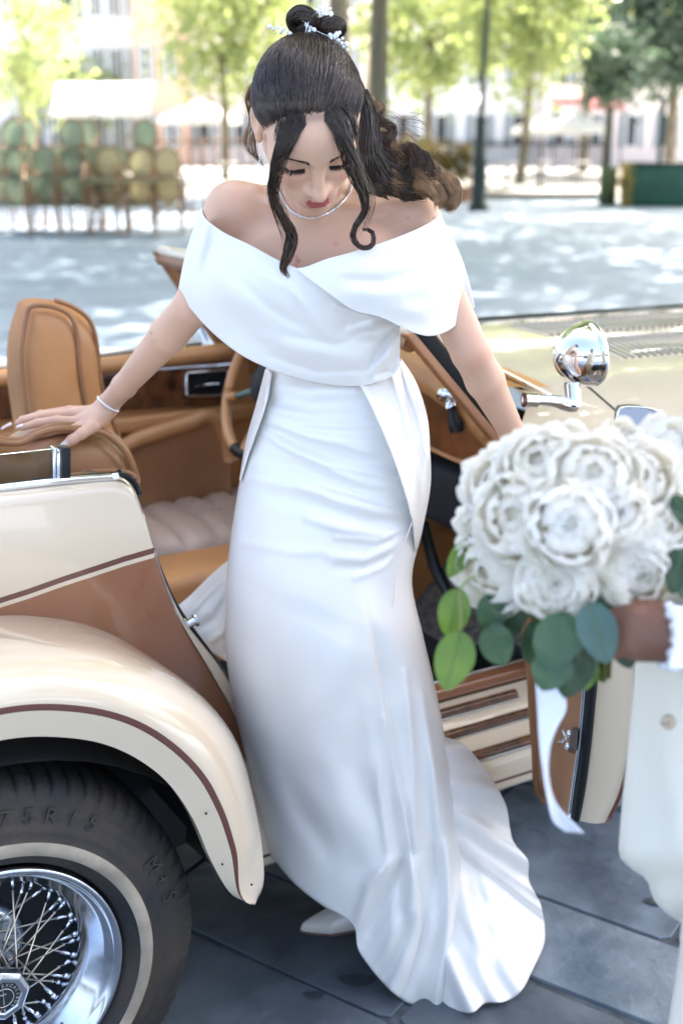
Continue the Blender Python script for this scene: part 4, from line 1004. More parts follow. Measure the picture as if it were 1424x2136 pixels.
# bun: three rolled loops
m = M()
def roll_bun(m, cx, cy, Y, rx, ry, tilt, rad, n, a0=0, a1=2 * math.pi * 1.02):
    path = [(cx + rx * math.cos(a) * math.cos(tilt) - ry * math.sin(a) * math.sin(tilt), cy + rx * math.cos(a) * math.sin(tilt) + ry * math.sin(a) * math.cos(tilt)) for a in np.linspace(a0, a1, 16)]
    lock(m, path, [Y + .012 * math.sin(a) for a in np.linspace(a0, a1, 16)], [rad * .8] + [rad] * 4 + [rad * .7], n, .0010, taper=False, seg=36, flat=1.0, jit=.5)
roll_bun(m, 634, 47, 1.985, 24, 18, .5, .0105, 220)
roll_bun(m, 690, 58, 1.99, 20, 9, -.1, .0115, 220)
roll_bun(m, 655, 66, 2.0, 30, 12, 0, .011, 200)
for (cx, cy, r) in ((634, 48, .016), (688, 58, .018), (657, 66, .024)): m.sphere(PY(cx, cy, 2.0), r, 14, 10, sc=(1, .8, .7))
m.build('bun', MT['hair'], body)
# back hair: dark fall behind the neck and ear, then light brown curls to the right
m = M()
lock(m, [(750, 190), (762, 250), (768, 320), (790, 370), (830, 400)], [2.03, 2.05, 2.05, 2.06, 2.08], [.012, .02, .024, .026, .02], 420, .0010)
lock(m, [(730, 150), (756, 230), (758, 320), (765, 380), (800, 405)], [2.02, 2.03, 2.02, 2.03, 2.05], [.01, .014, .016, .016, .01], 200, .0010)
lock(m, [(745, 280), (790, 350), (850, 385), (900, 400)], [2.06, 2.07, 2.08, 2.09], [.02, .026, .026, .016], 320, .0010)
m.build('fallen_hair', MT['hair'], body)
m = M()
paths = [([(765, 270), (800, 300), (840, 318), (872, 335), (890, 350)], .010), ([(780, 300), (830, 330), (880, 345), (915, 365), (935, 385)], .012), ([(770, 370), (820, 385), (860, 398), (895, 408)], .010), ([(850, 350), (890, 365), (925, 380), (945, 410), (938, 430)], .010), ([(770, 250), (790, 280), (820, 300), (850, 315)], .008), ([(764, 200), (782, 215), (790, 250), (776, 270)], .006), ([(770, 240), (800, 250), (812, 275), (800, 300)], .006),
 ([(765, 290), (810, 310), (850, 330), (880, 355), (905, 370)], .011), ([(770, 330), (820, 345), (865, 365), (905, 385), (930, 395)], .013),
 ([(775, 350), (830, 372), (870, 395), (910, 410), (928, 432)], .012), ([(790, 380), (840, 390), (880, 400), (920, 405), (938, 440)], .010),
 ([(800, 320), (840, 340), (880, 350), (920, 365), (940, 400), (943, 440)], .009), ([(860, 380), (900, 385), (932, 390), (938, 420), (925, 445)], .010)]
for kk, (pth, rr) in enumerate(paths):
    lock(m, pth, [2.07 + .006 * (kk % 3)] * len(pth), [rr * .8, rr * 1.25, rr * 1.3, rr * .9], 170, .0005, curl=rr * .8, freq=1.4 + .45 * (kk % 3), jit=.8, seg=60)
    if kk % 3 == 2: tag(m.build('curled_lengths', MT['hair2'] if kk % 2 else MT['hair3'], body), kind='stuff'); m = M()
for k in range(5): lock(m, [(542 + k * 2, 150), (520 + k * 3, 200), (514 + 4 * k, 250 + 5 * k), (520 + 5 * k, 310), (540 + 4 * k, 340 + 8 * k)], [2.03] * 5, [.003, .006, .006, .004, .002], 9, .0005, curl=.005, freq=2)
for k in range(60):      # flyaways
    a = (rnd.uniform(760, 860), rnd.uniform(230, 340)); b = (a[0] + rnd.uniform(40, 120), a[1] + rnd.uniform(20, 110)); c = ((a[0] + b[0]) / 2 + rnd.uniform(-10, 30), (a[1] + b[1]) / 2 - rnd.uniform(5, 40))
    lock(m, [a, c, b], [2.07] * 3, [.001] * 3, 1, .00035, seg=14)
tag(m.build('curled_lengths', MT['hair2'], body), kind='stuff')
# ---- pearls and wire in the bun
hp = M()
hp0 = bpy.data.objects.new('hairpiece', None); col.objects.link(hp0); hp0.parent = bride; BASE['hairpiece'] = BASE[bride.name]
prl = None
spots = [(608, 88), (617, 92), (612, 78), (628, 86), (636, 84), (645, 78), (606, 72), (632, 40), (640, 50), (648, 58), (655, 62), (645, 66), (662, 22), (672, 28), (688, 18), (680, 30), (690, 30), (652, 30), (668, 15), (600, 68), (592, 60), (580, 56), (570, 60), (562, 55), (585, 66), (690, 80), (697, 76), (705, 84), (712, 90), (700, 92), (716, 98), (722, 92), (724, 104), (688, 74), (708, 68), (694, 95), (714, 80), (702, 72)]
for k, (x, y) in enumerate(spots):
    Y = 1.965 if 600 < x < 730 and y > 60 else 1.975; r = rnd.uniform(.0022, .0038)
    if prl is None:
        mm = M(); mm.sphere((0, 0, 0), 1, 10, 8); prl = mm.build('pearl', MT['pearl'], hp0, world_coords=False)
    else: prl = prl.copy(); col.objects.link(prl)
    prl.parent = hp0; prl.location = Vector((PY(x, y, Y) - np.array(BASE[bride.name])).tolist()) ; prl.scale = (r, r, r * rnd.uniform(.9, 1.4))
m = M()
for pth in ([(600, 88), (640, 84), (670, 88), (700, 82), (722, 100)], [(636, 84), (640, 55), (655, 30), (680, 22)], [(608, 76), (590, 62), (562, 56)], [(640, 50), (655, 62), (690, 78)]):
    m.tube(np.array([PY(x, y, 1.967) for x, y in spl(pth, 16)]), .0007, 5)
m.build('hair_wire', MT['chrome'], hp0)
# ---- necklace, bracelet, earring: strings of stones following the skin
def onskin(x, y, y0=1.86, y1=2.4, off=.0015):
    Ys = np.linspace(y0, y1, 300); P_ = np.array([PY(x, y, k) for k in Ys]); d = body_sdf(P_); k = int(np.argmax(d < off)); return P_[k] if d[k] < off else None
def stones(px, n, r, name, par, y0, y1):
    pr = spl(px, n); pts = [onskin(x, y, y0, y1, r) for x, y in pr]; pts = [p for p in pts if p is not None]
    root = None; s0 = None
    m = M(); m.tube(pts, r * .5, 6, caps=False); root = m.build(name, MT['chrome'], par)
    for p in pts:
        if s0 is None: mm = M(); mm.sphere((0, 0, 0), 1, 8, 4); s0 = mm.build('stone', MT['crystal'], root, smooth=False, world_coords=False)
        else: s0 = s0.copy(); col.objects.link(s0)
        s0.parent = root; s0.location = Vector((p - np.array(BASE[root.name])).tolist()); s0.scale = (r, r, r)
    return root
stones([(577, 385), (588, 412), (605, 438), (632, 453), (660, 453), (690, 441), (715, 420), (730, 398), (735, 372)], 58, .0021, 'necklace', bride, 2.015, 2.3)
stones([(201, 822), (210, 836), (222, 846), (236, 855), (246, 858)], 17, .0022, 'bracelet', bride, 2.2, 2.45)
m = M()
for k in range(9): m.sphere(PY(543 - k * .3, 316 + k * 5, 1.99), .0016, 8, 6)
m.build('drop_earring', MT['crystal'], bride)

# ---- gown
def ridge(x, y, pts, wd, amp):
    """height of a soft fold along a px polyline, seen from above the cloth"""
    p = np.array(pts, float); best = np.full(x.shape, 1e9); par = np.zeros(x.shape); tot = len(p) - 1
    for i in range(tot):
        a, b = p[i], p[i + 1]; d = b - a; h = np.clip(((x - a[0]) * d[0] + (y - a[1]) * d[1]) / (d @ d), 0, 1)
        q = np.hypot(x - a[0] - h * d[0], y - a[1] - h * d[1]); k = q < best; best = np.where(k, q, best); par = np.where(k, (i + h) / tot, par)
    return amp * np.exp(-(best / wd) ** 2) * (np.sin(np.pi * np.clip(par * .86 + .1, 0, 1)) ** .6)
def cloth(name, PX, Yf, mt, par, mirror_back=None, folds=(), noise=0, solid=.0018, drop=0.0):
    """PX[n,m,2] px net, Yf[n,m] distance of the front; folds push towards the viewer"""
    X = PX[..., 0]; Yp = PX[..., 1]; D = np.zeros(X.shape)
    for f in folds: D += ridge(X, Yp, *f)
    if noise: D += noise * (np.sin(X * .031 + 1.7 * np.sin(Yp * .017)) * np.sin(Yp * .023 + np.sin(X * .019)))
    Yf = Yf - D
    G = np.zeros(X.shape + (3,))
    for i in range(X.shape[0]):
        for j in range(X.shape[1]): G[i, j] = PY(X[i, j], Yp[i, j], Yf[i, j])
    m = M()
    if mirror_back is not None:
        Bk = np.zeros_like(G)
        for i in range(X.shape[0]):
            for j in range(X.shape[1]):
                g = G[i, j]; Bk[i, j] = (g[0] * .985 , mirror_back[i, j], g[2] - drop * (mirror_back[i, j] - g[1]) * (1 - j / (X.shape[1] - 1)))
        G = np.concatenate([G, Bk[::-1][1:-1]], 0); m.grid(G, cu=True)
    else: m.grid(G)
    return m.build(name, mt, par, solid=solid)
gown = bpy.data.objects.new('gown', None); col.objects.link(gown); gown.parent = bride; BASE['gown'] = BASE[bride.name]
# bodice wrap A: left sleeve sweeping across to the waist
NU, NV = 130, 70
def netTB(top, bot, nu, nv, bow=None):
    T = spl(top, nu); B = spl(bot, nu); v = np.linspace(0, 1, nv)[None, :, None]; N = T[:, None] * (1 - v) + B[:, None] * v
    if bow is not None: N = N + bow(np.linspace(0, 1, nu)[:, None, None], v)
    return N
topA = [(421, 432), (428, 455), (465, 484), (520, 510), (575, 540), (622, 561), (700, 600), (780, 630), (832, 645), (833, 668), (833, 684)]
botA = [(372, 611), (395, 640), (440, 690), (500, 738), (560, 768), (620, 789), (690, 803), (750, 805), (800, 792), (822, 780), (833, 762)]
A = netTB(topA, botA, NU, NV)
uu = np.linspace(0, 1, NU)[:, None]; vv_ = np.linspace(0, 1, NV)[None]
def leftbow(A):  # the outer sleeve edge is slightly convex
    A[..., 0] -= (6 * np.sin(np.pi * vv_) * (1 - sstep(0, .12, uu)) * 1.0)
    return A
A = leftbow(A)
XC = 640.; HWD = 262.
e = np.clip((A[..., 0] - (668 - 40 * (1 - vv_))) / np.where(A[..., 0] < 660, 296, 230), -1, 1)
YA = 2.135 - (.165 + .0 * vv_) * np.sqrt(np.clip(1 - np.abs(e) ** 2.2, 0, 1)) ** 1.0 + .012 * vv_ + .045 * vv_ ** 3 * np.exp(-((A[..., 0] - 700) / 150.) ** 2) - .02 * np.exp(-((A[..., 1] - 600) / 70.) ** 2)
edge = np.minimum(uu / .04, 1); YA = YA
BA = np.where(A[..., 0] < 560, 2.20, 2.25) + 0 * YA
BA = np.maximum(BA, YA + .004)
foldsA = [([(520, 690), (620, 730), (760, 745)], 14, .004), ([(560, 740), (660, 775), (800, 770)], 8, -.005), ([(600, 700), (700, 720), (790, 690)], 10, -.005), ([(470, 560), (560, 640), (690, 720)], 12, -.004), ([(500, 540), (600, 600), (720, 690)], 12, .004), ([(730, 690), (785, 672), (832, 645)], 8, .015), ([(728, 684), (780, 696), (830, 664)], 18, -.016), ([(774, 778), (806, 740), (834, 690)], 8, .020), ([(770, 770), (800, 712), (834, 672)], 14, -.016), ([(785, 782), (815, 774), (834, 735)], 8, -.014), ([(700, 640), (770, 660), (830, 655)], 8, .008),
 ([(435, 470), (520, 540), (620, 640), (700, 700)], 30, .006), ([(425, 520), (500, 620), (600, 700), (720, 760)], 36, .007), ([(410, 560), (500, 680), (600, 750)], 22, -.004), ([(560, 560), (610, 620), (650, 680)], 20, -.006), ([(620, 620), (650, 660), (690, 700)], 14, .006), ([(430, 470), (424, 510), (410, 560)], 8, .008), ([(445, 480), (438, 520), (425, 575)], 7, -.006)]
cloth('bodice_wrap', A, YA, MT['crepe'], gown, BA, foldsA, .0015, drop=.34)
# bodice wrap B: right sleeve drape lying over A, seam running down from the neckline
topB = [(618, 560), (640, 556), (680, 541), (730, 527), (800, 505), (860, 482), (900, 462), (916, 448)]
botB = [(620, 562), (650, 585), (700, 622), (740, 648), (790, 660), (832, 680), (862, 694), (895, 701), (930, 692), (962, 668), (989, 641)]
B_ = netTB(topB, botB, NU, NV)
B_[..., 0] += 11 * np.sin(np.pi * vv_) * sstep(.85, 1, uu)
e = np.clip((B_[..., 0] - 700) / 262., -1, 1)
YB = 2.128 - .172 * np.sqrt(np.clip(1 - np.abs(e) ** 2.2, 0, 1)) - .012 - .012 * np.exp(-((B_[..., 1] - 600) / 60.) ** 2)
e = np.clip((B_[..., 0] - (668)) / 296, -1, 1)
YB = np.minimum(YB, 2.135 - .165 * np.sqrt(np.clip(1 - np.abs(e) ** 2.2, 0, 1)) - .010 - .02 * np.exp(-((B_[..., 1] - 600) / 70.) ** 2))
foldsB = [([(930, 470), (925, 530), (905, 600)], 18, .010), ([(905, 500), (880, 560), (850, 600)], 16, -.006), ([(700, 560), (800, 560), (900, 530)], 22, .007), ([(740, 610), (830, 610), (930, 570)], 24, .008), ([(720, 585), (800, 590), (900, 560)], 12, -.006), ([(800, 640), (880, 650), (960, 600)], 20, .006), ([(935, 520), (948, 560), (950, 590)], 6, .006), ([(760, 545), (830, 530), (900, 500)], 8, -.004)]
BB = np.where(B_[..., 0] > 835, 2.20, 2.0) + 0 * YB; BB = YB + .012 + (2.20 - YB - .012) * sstep(790, 900, B_[..., 0]); BB = np.maximum(BB, YB + .004)
cloth('sleeve_drape', B_, YB, MT['crepe'], gown, BB, foldsB, .0012, drop=.34)
# skirt: stacked px outlines, lofted
rings = [
 [(556, 766), (600, 778), (650, 786), (700, 790), (750, 788), (800, 780), (834, 752)],
 [(545, 830), (600, 842), (650, 850), (700, 853), (760, 848), (815, 838), (862, 815)],
 [(522, 905), (580, 915), (640, 925), (700, 930), (770, 925), (835, 910), (891, 895)],
 [(500, 1010), (560, 1020), (630, 1030), (700, 1035), (770, 1030), (840, 1020), (894, 1010)],
 [(484, 1110), (550, 1122), (625, 1132), (700, 1135), (770, 1130), (830, 1120), (880, 1105)],
 [(472, 1220), (545, 1230), (620, 1240), (700, 1242), (765, 1238), (820, 1228), (858, 1210)],
 [(471, 1340), (545, 1352), (620, 1362), (700, 1365), (770, 1362), (835, 1350), (882, 1330)],
 [(484, 1450), (550, 1468), (620, 1482), (700, 1490), (780, 1486), (850, 1470), (908, 1440)],
 [(508, 1560), (565, 1585), (630, 1605), (705, 1618), (790, 1620), (865, 1600), (930, 1560)],
 [(540, 1680), (590, 1715), (650, 1742), (720, 1760), (800, 1790), (880, 1760), (950, 1700)],
 [(560, 1770), (608, 1822), (660, 1862), (715, 1895), (790, 1930), (880, 1930), (966, 1850)],
 [(566, 1786), (618, 1846), (675, 1890), (738, 1928), (752, 1990), (840, 2086), (952, 2112)]]
NU = 170; R = np.array([spl(r, NU) for r in rings]); NV = 220
PXs = np.zeros((NU, NV, 2))
for i in range(NU): PXs[i] = spl(R[:, i], NV)
u1 = np.linspace(0, 1, NU)[:, None]; v1 = np.linspace(0, 1, NV)[None]
cy = interp(v1, [(0, 2.150), (.1, 2.14), (.25, 2.14), (.45, 2.13), (.7, 2.14), (1, 2.16)]); bb = interp(v1, [(0, .105), (.12, .125), (.25, .15), (.4, .16), (.6, .155), (.8, .15), (1, .15)])
prof_u = np.sqrt(np.clip(1 - np.abs(2 * u1 - 1) ** 2.3, 0, 1))
YS = cy - bb * prof_u
low = sstep(.72, 1.0, v1)
YS = YS - low * .06 * sstep(.5, 1.0, u1)
# long vertical flutes on the lower right, gathers to the side seam
flu = sstep(.42, .85, v1) * sstep(.60, .72, u1)
YS = YS - flu * (.014 * np.cos((u1 - .62) * 2 * math.pi * 6.2 + .8 * v1) + .010 * low * np.cos((u1 - .6) * 2 * math.pi * 9))
YS = YS + .015 / (1 + np.exp(-(u1 - .742 - .03 * sstep(.8, 1, v1)) / .0022)) * sstep(.34, .5, v1) * (1 - .9 * sstep(.74, .86, u1))
foldsS = [([(560, 850), (640, 866), (760, 868)], 5, .006), ([(556, 880), (650, 915), (760, 940), (845, 950)], 5, .006), ([(575, 925), (680, 968), (800, 992), (860, 1000)], 5, .006), ([(600, 985), (700, 1022), (800, 1050), (862, 1060)], 5, .006), ([(520, 1000), (600, 1012), (680, 1032)], 8, .004), ([(700, 1120), (790, 1128), (862, 1092)], 5, .006), ([(740, 1205), (800, 1180), (840, 1140)], 6, .005), ([(500, 1130), (600, 1150), (700, 1150)], 10, .003), ([(640, 1640), (690, 1730), (735, 1880)], 26, .005), ([(800, 1500), (790, 1650), (812, 1780)], 10, .007), ([(845, 1400), (862, 1600), (862, 1780)], 8, .007), ([(880, 1450), (905, 1620), (915, 1780)], 8, .007), ([(560, 862), (620, 880), (700, 888), (800, 885)], 8, .008), ([(565, 875), (640, 905), (720, 920), (830, 930)], 9, .009), ([(558, 890), (640, 935), (740, 960), (850, 975)], 10, -.008), ([(552, 900), (620, 945), (700, 985), (760, 1010), (850, 1025)], 9, .008), ([(560, 960), (650, 985), (740, 1015), (840, 1030)], 12, -.006), ([(620, 1010), (700, 1045), (780, 1066), (865, 1078)], 10, .008), ([(560, 1035), (660, 1050), (770, 1085), (865, 1095)], 14, -.007), ([(640, 1080), (720, 1105), (800, 1115), (862, 1085)], 9, .007),
 ([(690, 1160), (760, 1170), (820, 1140), (862, 1095)], 10, .007), ([(700, 1185), (770, 1180), (830, 1150)], 12, -.006), ([(560, 830), (640, 846), (740, 838), (800, 826)], 14, -.006), ([(562, 800), (650, 818), (760, 815)], 16, .006),
 ([(820, 1230), (700, 1400), (640, 1600)], 60, .008), ([(560, 1300), (580, 1450), (620, 1600)], 40, -.006), ([(690, 1600), (720, 1700), (770, 1800)], 34, .010), ([(600, 1620), (640, 1700), (700, 1800)], 30, -.008), ([(760, 1500), (745, 1600), (790, 1700)], 26, -.008), ([(822, 1790), (770, 1850), (745, 1925)], 12, .016), ([(850, 1780), (800, 1880), (760, 1960)], 18, -.020), ([(860, 1800), (850, 1900), (800, 2010)], 14, .014), ([(900, 1780), (890, 1900), (850, 2050)], 16, -.014), ([(935, 1760), (925, 1900), (890, 2080)], 14, .014), ([(580, 1700), (640, 1760), (700, 1850)], 30, .004)]
X, Yp = PXs[..., 0], PXs[..., 1]
skB = 2 * (cy + .02) - (cy - bb * prof_u) + 0 * YS
sk = cloth('skirt', PXs, YS, MT['satin'], gown, skB, foldsS, .0022)
# overskirt drapes on both hips
def strip(name, Lp, Rp, Yl, Yr, nu, nv, folds=(), mt=None, back=None, nz=0):
    Lc = spl([(*a, b) for a, b in zip(Lp, Yl)], nv); Rc = spl([(*a, b) for a, b in zip(Rp, Yr)], nv)
    t = np.linspace(0, 1, nu)[:, None, None]; N = Lc[None] * (1 - t) + Rc[None] * t
    b = np.sin(np.pi * np.linspace(0, 1, nu))[:, None]
    return cloth(name, N[..., :2].copy(), N[..., 2] - .012 * b, mt or MT['satin'], gown, None, folds, nz)
strip('overskirt_drape', [(748, 800), (775, 850), (800, 905), (822, 960), (842, 1020), (857, 1075), (860, 1090)], [(836, 748), (868, 800), (890, 870), (896, 940), (897, 1010), (884, 1085), (866, 1150)], [2.035, 2.01, 1.995, 1.99, 1.995, 2.015, 2.03], [2.14, 2.13, 2.125, 2.12, 2.12, 2.11, 2.09], 40, 70,
      [([(812, 770), (840, 850), (862, 950), (868, 1050)], 7, .012), ([(826, 775), (855, 860), (876, 960), (878, 1040)], 8, -.010), ([(835, 770), (868, 860), (888, 960), (886, 1050)], 5, .008), ([(752, 803), (800, 900), (850, 1050)], 5, .006)])
strip('overskirt_drape', [(554, 770), (536, 840), (515, 915), (500, 1000)], [(568, 777), (556, 840), (530, 915), (501, 1004)], [2.14, 2.13, 2.12, 2.12], [2.085, 2.07, 2.07, 2.10], 20, 50,
      [([(562, 775), (552, 850), (525, 940)], 5, .010)])
# side seam cord
m = M(); m.tube(np.array([PY(x, y, 2.022 - .035 * sstep(1080, 1300, y) * 0 - (.004 if y > 1500 else 0)) for x, y in spl([(860, 1085), (835, 1160), (822, 1230), (815, 1330)], 30)]), .0010, 5); m.build('side_seam', MT['satin'], gown)
# train: fans out to the right over the ground
hemT = [(880, 2088), (905, 2098), (950, 2108), (985, 2112), (1012, 2092), (1050, 2090), (1085, 2068), (1110, 2022), (1135, 1960), (1127, 1890), (1102, 1838), (1100, 1795), (1068, 1752), (1055, 1682), (1028, 1630), (1000, 1590), (965, 1552), (922, 1536)]
NH, NR = 200, 60; HT = spl(hemT, NH); apex = spl([(850, 1900), (880, 1820), (905, 1740), (905, 1660), (900, 1600), (898, 1540)], NH)
r_ = np.linspace(0, 1, NR)[None, :, None]; N = apex[:, None] * (1 - r_) + HT[:, None] * r_
Yg = np.array([ground(x, y, .012)[1] for x, y in HT])
Yg = np.where(HT[:, 1] < 1900, Yg * 0 + np.interp(HT[:, 1], [1536, 1600, 1700, 1800, 1900], [2.19, 2.20, 2.21, 2.21, 2.235]), Yg); Yg = np.minimum(Yg, 2.24)
s_ = np.linspace(0, 1, NH)[:, None]; rr_ = np.linspace(0, 1, NR)[None]
Ya = np.full((NH, 1), 2.10); YT = Ya * (1 - rr_) + Yg[:, None] * rr_
YT = YT - .013 * rr_ * np.cos(s_ * 2 * math.pi * 6.3 + .9 * np.sin(s_ * 9)) * (1 - .5 * rr_) - .012 * np.sin(rr_ * math.pi)
YT = YT - .006 * rr_ ** 3 * np.cos(s_ * 2 * math.pi * 15)
YT = YT + .05 * (1 - sstep(0, .14, s_))
cloth('train', N, YT, MT['satin'], gown, None, [([(960, 1720), (1020, 1850), (1090, 1960)], 20, .010), ([(965, 1850), (990, 1960), (1010, 2070)], 16, .010), ([(985, 1800), (1010, 1930), (1050, 2060)], 14, -.010), ([(950, 1640), (1010, 1740), (1070, 1830)], 18, .008)], .001)
# cloth gathered behind her inside the car
strip('train_inside_car', [(478, 1168), (440, 1200), (400, 1240), (368, 1272), (380, 1310), (420, 1345), (474, 1380)], [(500, 1170), (500, 1205), (500, 1240), (500, 1280), (500, 1320), (500, 1360), (500, 1400)], [2.42, 2.43, 2.44, 2.45, 2.42, 2.38, 2.34], [2.25] * 7, 50, 60,
      [([(480, 1190), (430, 1240), (385, 1290)], 9, .016), ([(490, 1220), (450, 1290), (400, 1320)], 10, -.014), ([(490, 1250), (465, 1320), (430, 1345)], 8, .016), ([(495, 1300), (478, 1350), (470, 1375)], 8, -.012)], nz=.004)
# pointed shoe
m = M(); n = 30
tipS = PY(627, 1932, 2.20); hl0 = PY(770, 1905, 2.20); d_ = hl0 - tipS; Ls = np.linalg.norm(d_); d_ /= Ls; sd2 = np.cross(d_, up); sd2 /= np.linalg.norm(sd2)
G = np.zeros((n, 16, 3))
for i, t in enumerate(np.linspace(0, 1, n)):
    w = .034 * min(1, (t / .45)) ** .75 + .001; h = .012 + .048 * t ** .8
    for j, a in enumerate(np.linspace(0, math.pi * 2, 17)[:-1]):
        G[i, j] = tipS + d_ * Ls * t + sd2 * w * math.cos(a) + up * (max(0, math.sin(a)) * h * (1 if t > .03 else .4) + min(0, math.sin(a)) * .003) - up * .008
m.grid(G, cv=True); m.add(G[0], [tuple(range(16))]); sh = m.build('pointed_shoe', MT['shoe'], bride)
m = M(); m.tube([g.copy() for g in (G[:, 0] - up * .003)], .0016, 5); m.build('sole_edge', mat('sole_leather', (.25, .12, .09), .6), sh)
# ================================================================ BOUQUET
QS = .72
def atb(x, y, Z): return at(x, y, Z * QS)
def bz(x, y): return 1.60 + .00030 * math.hypot(x - 1210, (y - 1100))
BQ = atb(1230, 1100, 1.74)
bq = thing('bouquet', atb(1240, 1400, 1.74), 'round bridal bouquet of white peonies with green eucalyptus and trailing ribbon', 'bouquet')
def peony(c, ax, r, seed, open_=1.0, name='peony', label=None):
    """layered cupped petals round an axis"""
    R_ = random.Random(seed); ax = np.array(ax) / np.linalg.norm(ax); a = np.cross(ax, [0, 0, 1.]); a /= np.linalg.norm(a); b = np.cross(ax, a); m = M(); c = np.array(c)
    lay = [(.30, .05, 3), (.52, .34, 5), (.68, .58, 6), (.83, .86, 7), (.96, 1.18, 8), (1.04, 1.55, 8)]
    for li, (rr, pol, n) in enumerate(lay):
        pol *= open_
        for k in range(n):
            az = 2 * math.pi * (k + R_.uniform(-.25, .25)) / n + li * .9; tilt = pol + R_.uniform(-.08, .08); R = r * rr * R_.uniform(.92, 1.06); nu, nv = 9, 8; G = np.zeros((nu, nv, 3))
            wd = (.92 + .10 * R_.random()) * (1.3 if li < 2 else 1.05); fr = R_.uniform(2, 4.5); ph = R_.uniform(0, 6)
            for i, s in enumerate(np.linspace(-1, 1, nu)):
                for j, t in enumerate(np.linspace(0, 1, nv)):
                    # from the base (opposite pole) up to the lip
                    th = math.pi * .80 - (math.pi * .80 - tilt) * t; w = wd * math.sin(math.pi * min(.93, .25 + .70 * t)) ** .8
                    p_az = az + s * w / max(.35, math.sin(max(.3, th))) * .75
                    q = R * (1 - .10 * s * s + .09 * t * t * (li > 2)) + r * .022 * t * t * math.sin(fr * s + ph)
                    G[i, j] = c + (ax * math.cos(th) + (a * math.cos(p_az) + b * math.sin(p_az)) * math.sin(th)) * q
            G[:, -1] += ax * r * .015 * np.array([R_.uniform(-1, 1) for _ in range(nu)])[:, None]
            m.grid(G)
    m.sphere(c, r * .27, 12, 8)
    return m.build(name, MT['petal'], bq)
fl = [(1160, 1212, 84, .62), (1322, 1196, 82, .65), (1035, 1180, 98, .95), (1085, 1075, 104, 1.05), (1190, 1095, 100, 1.0), (1045, 1010, 96, 1.1), (1130, 972, 96, 1.1), (1235, 995, 106, 1.15), (1325, 1000, 96, 1.0), (1375, 1095, 84, .8), (1285, 1070, 70, .7), (1400, 950, 92, 1.0), (1180, 938, 66, 1.1), (1300, 936, 68, 1.1), (1440, 1040, 80, .8), (1010, 1110, 78, 1.1), (1470, 1130, 80, .8), (1090, 950, 60, 1.1)]
for k, (x, y, r, op) in enumerate(fl):
    Z = 1.62 + .26 * min(1.3, math.hypot(x - 1225, y - 1075) / 270.) ** 2 + (.03 if k in (12, 13, 17) else 0); c = atb(x, y, Z + .04); ax = (c - atb(1225, 1090, 1.92)); ax /= np.linalg.norm(ax); ax = ax + np.array([0, -.25, .1])
    if k < 2: ax = ax + np.array([0, -.5, .35])
    peony(c, ax, r / 2600 * (Z + .04) * QS, k + 3, op)
def leaf_m(px, Z, name='eucalyptus_leaf', mt=None, fold=.12, tw=0.0, par=None, vein=True):
    """leaf from tip/base px and half-width: (bx,by,tx,ty,w)"""
    bx, by, tx, ty, w = px; a = atb(bx, by, Z); b = atb(tx, ty, Z + tw); d = b - a; L_ = np.linalg.norm(d); d /= L_; n_ = np.array([.0, -1, .25]); n_ -= d * (n_ @ d); n_ /= np.linalg.norm(n_); s_ = np.cross(d, n_)
    W = w / 2600 * Z * QS; G = np.zeros((9, 14, 3))
    for j, t in enumerate(np.linspace(0, 1, 14)):
        ww = W * (math.sin(math.pi * t ** .82) ** .62 if 0 < t < 1 else .02)
        for i, s in enumerate(np.linspace(-1, 1, 9)): G[i, j] = a + d * L_ * t + s_ * s * ww + n_ * (-fold * W * abs(s) ** 1.3 * -1 + .10 * L_ * math.sin(math.pi * t) * .5 + .0012 * math.sin(t * 9 + s * 2))
    m = M(); m.grid(G); o = m.build(name, mt, bq)
    m = M(); m.tube(G[4] + n_ * .0003, [.0006] * 12 + [.0003, .0002], 4); m.build('midrib', lveinm, o)
    return o
lveinm = mat('leaf_vein', (.10, .16, .06), .5)
lg = leafmat('eucalyptus_green', (.065, .13, .07), (.045, .10, .055), .18, .45, 30); lgy = leafmat('young_leaf', (.14, .24, .05), (.10, .18, .045), .35, .45, 30); lgb = leafmat('blue_green_leaf', (.07, .135, .115), (.05, .105, .09), .12, .45, 30); lgd = leafmat('deep_green_leaf', (.025, .06, .025), (.018, .04, .018), .15, .45, 30)
LV = [(955, 1225, 935, 1330, 34, 1.80, lgy), (962, 1315, 928, 1440, 42, 1.78, lgy), (975, 1130, 935, 1205, 22, 1.84, lgy), (1035, 1235, 1015, 1320, 34, 1.82, lg), (1020, 1300, 1050, 1388, 36, 1.80, lg), (1075, 1225, 1058, 1335, 34, 1.84, lgd), (1185, 1275, 1135, 1395, 52, 1.70, lg), (1165, 1350, 1130, 1440, 44, 1.72, lg), (1120, 1290, 1100, 1385, 26, 1.76, lgd), (1225, 1255, 1265, 1385, 42, 1.69, lgb), (1255, 1240, 1285, 1330, 34, 1.73, lg), (1285, 1290, 1312, 1395, 36, 1.76, lgd), (1215, 1345, 1175, 1455, 40, 1.74, lgd), (1235, 1370, 1215, 1440, 22, 1.76, lgy), (1405, 1030, 1430, 1100, 22, 1.60, lgd), (1420, 1140, 1400, 1240, 30, 1.72, lgd), (1100, 1240, 1145, 1300, 26, 1.80, lg), (1330, 1255, 1290, 1300, 22, 1.80, lgd), (1200, 1240, 1225, 1300, 26, 1.80, lgd), (1425, 1180, 1440, 1260, 30, 1.74, lg)]
for bx, by, tx, ty, w, Z, mt_ in LV: leaf_m((bx, by, tx, ty, w), Z, mt=mt_, tw=rnd.uniform(-.01, .02))
m = M(); m.tube(np.array([atb(x, y, 1.80) for x, y in spl([(990, 1200), (970, 1215), (958, 1235), (962, 1290), (955, 1340), (945, 1400)], 24)]), .0014, 6); m.build('twig', mat('twig', (.25, .28, .09), .6), bq)
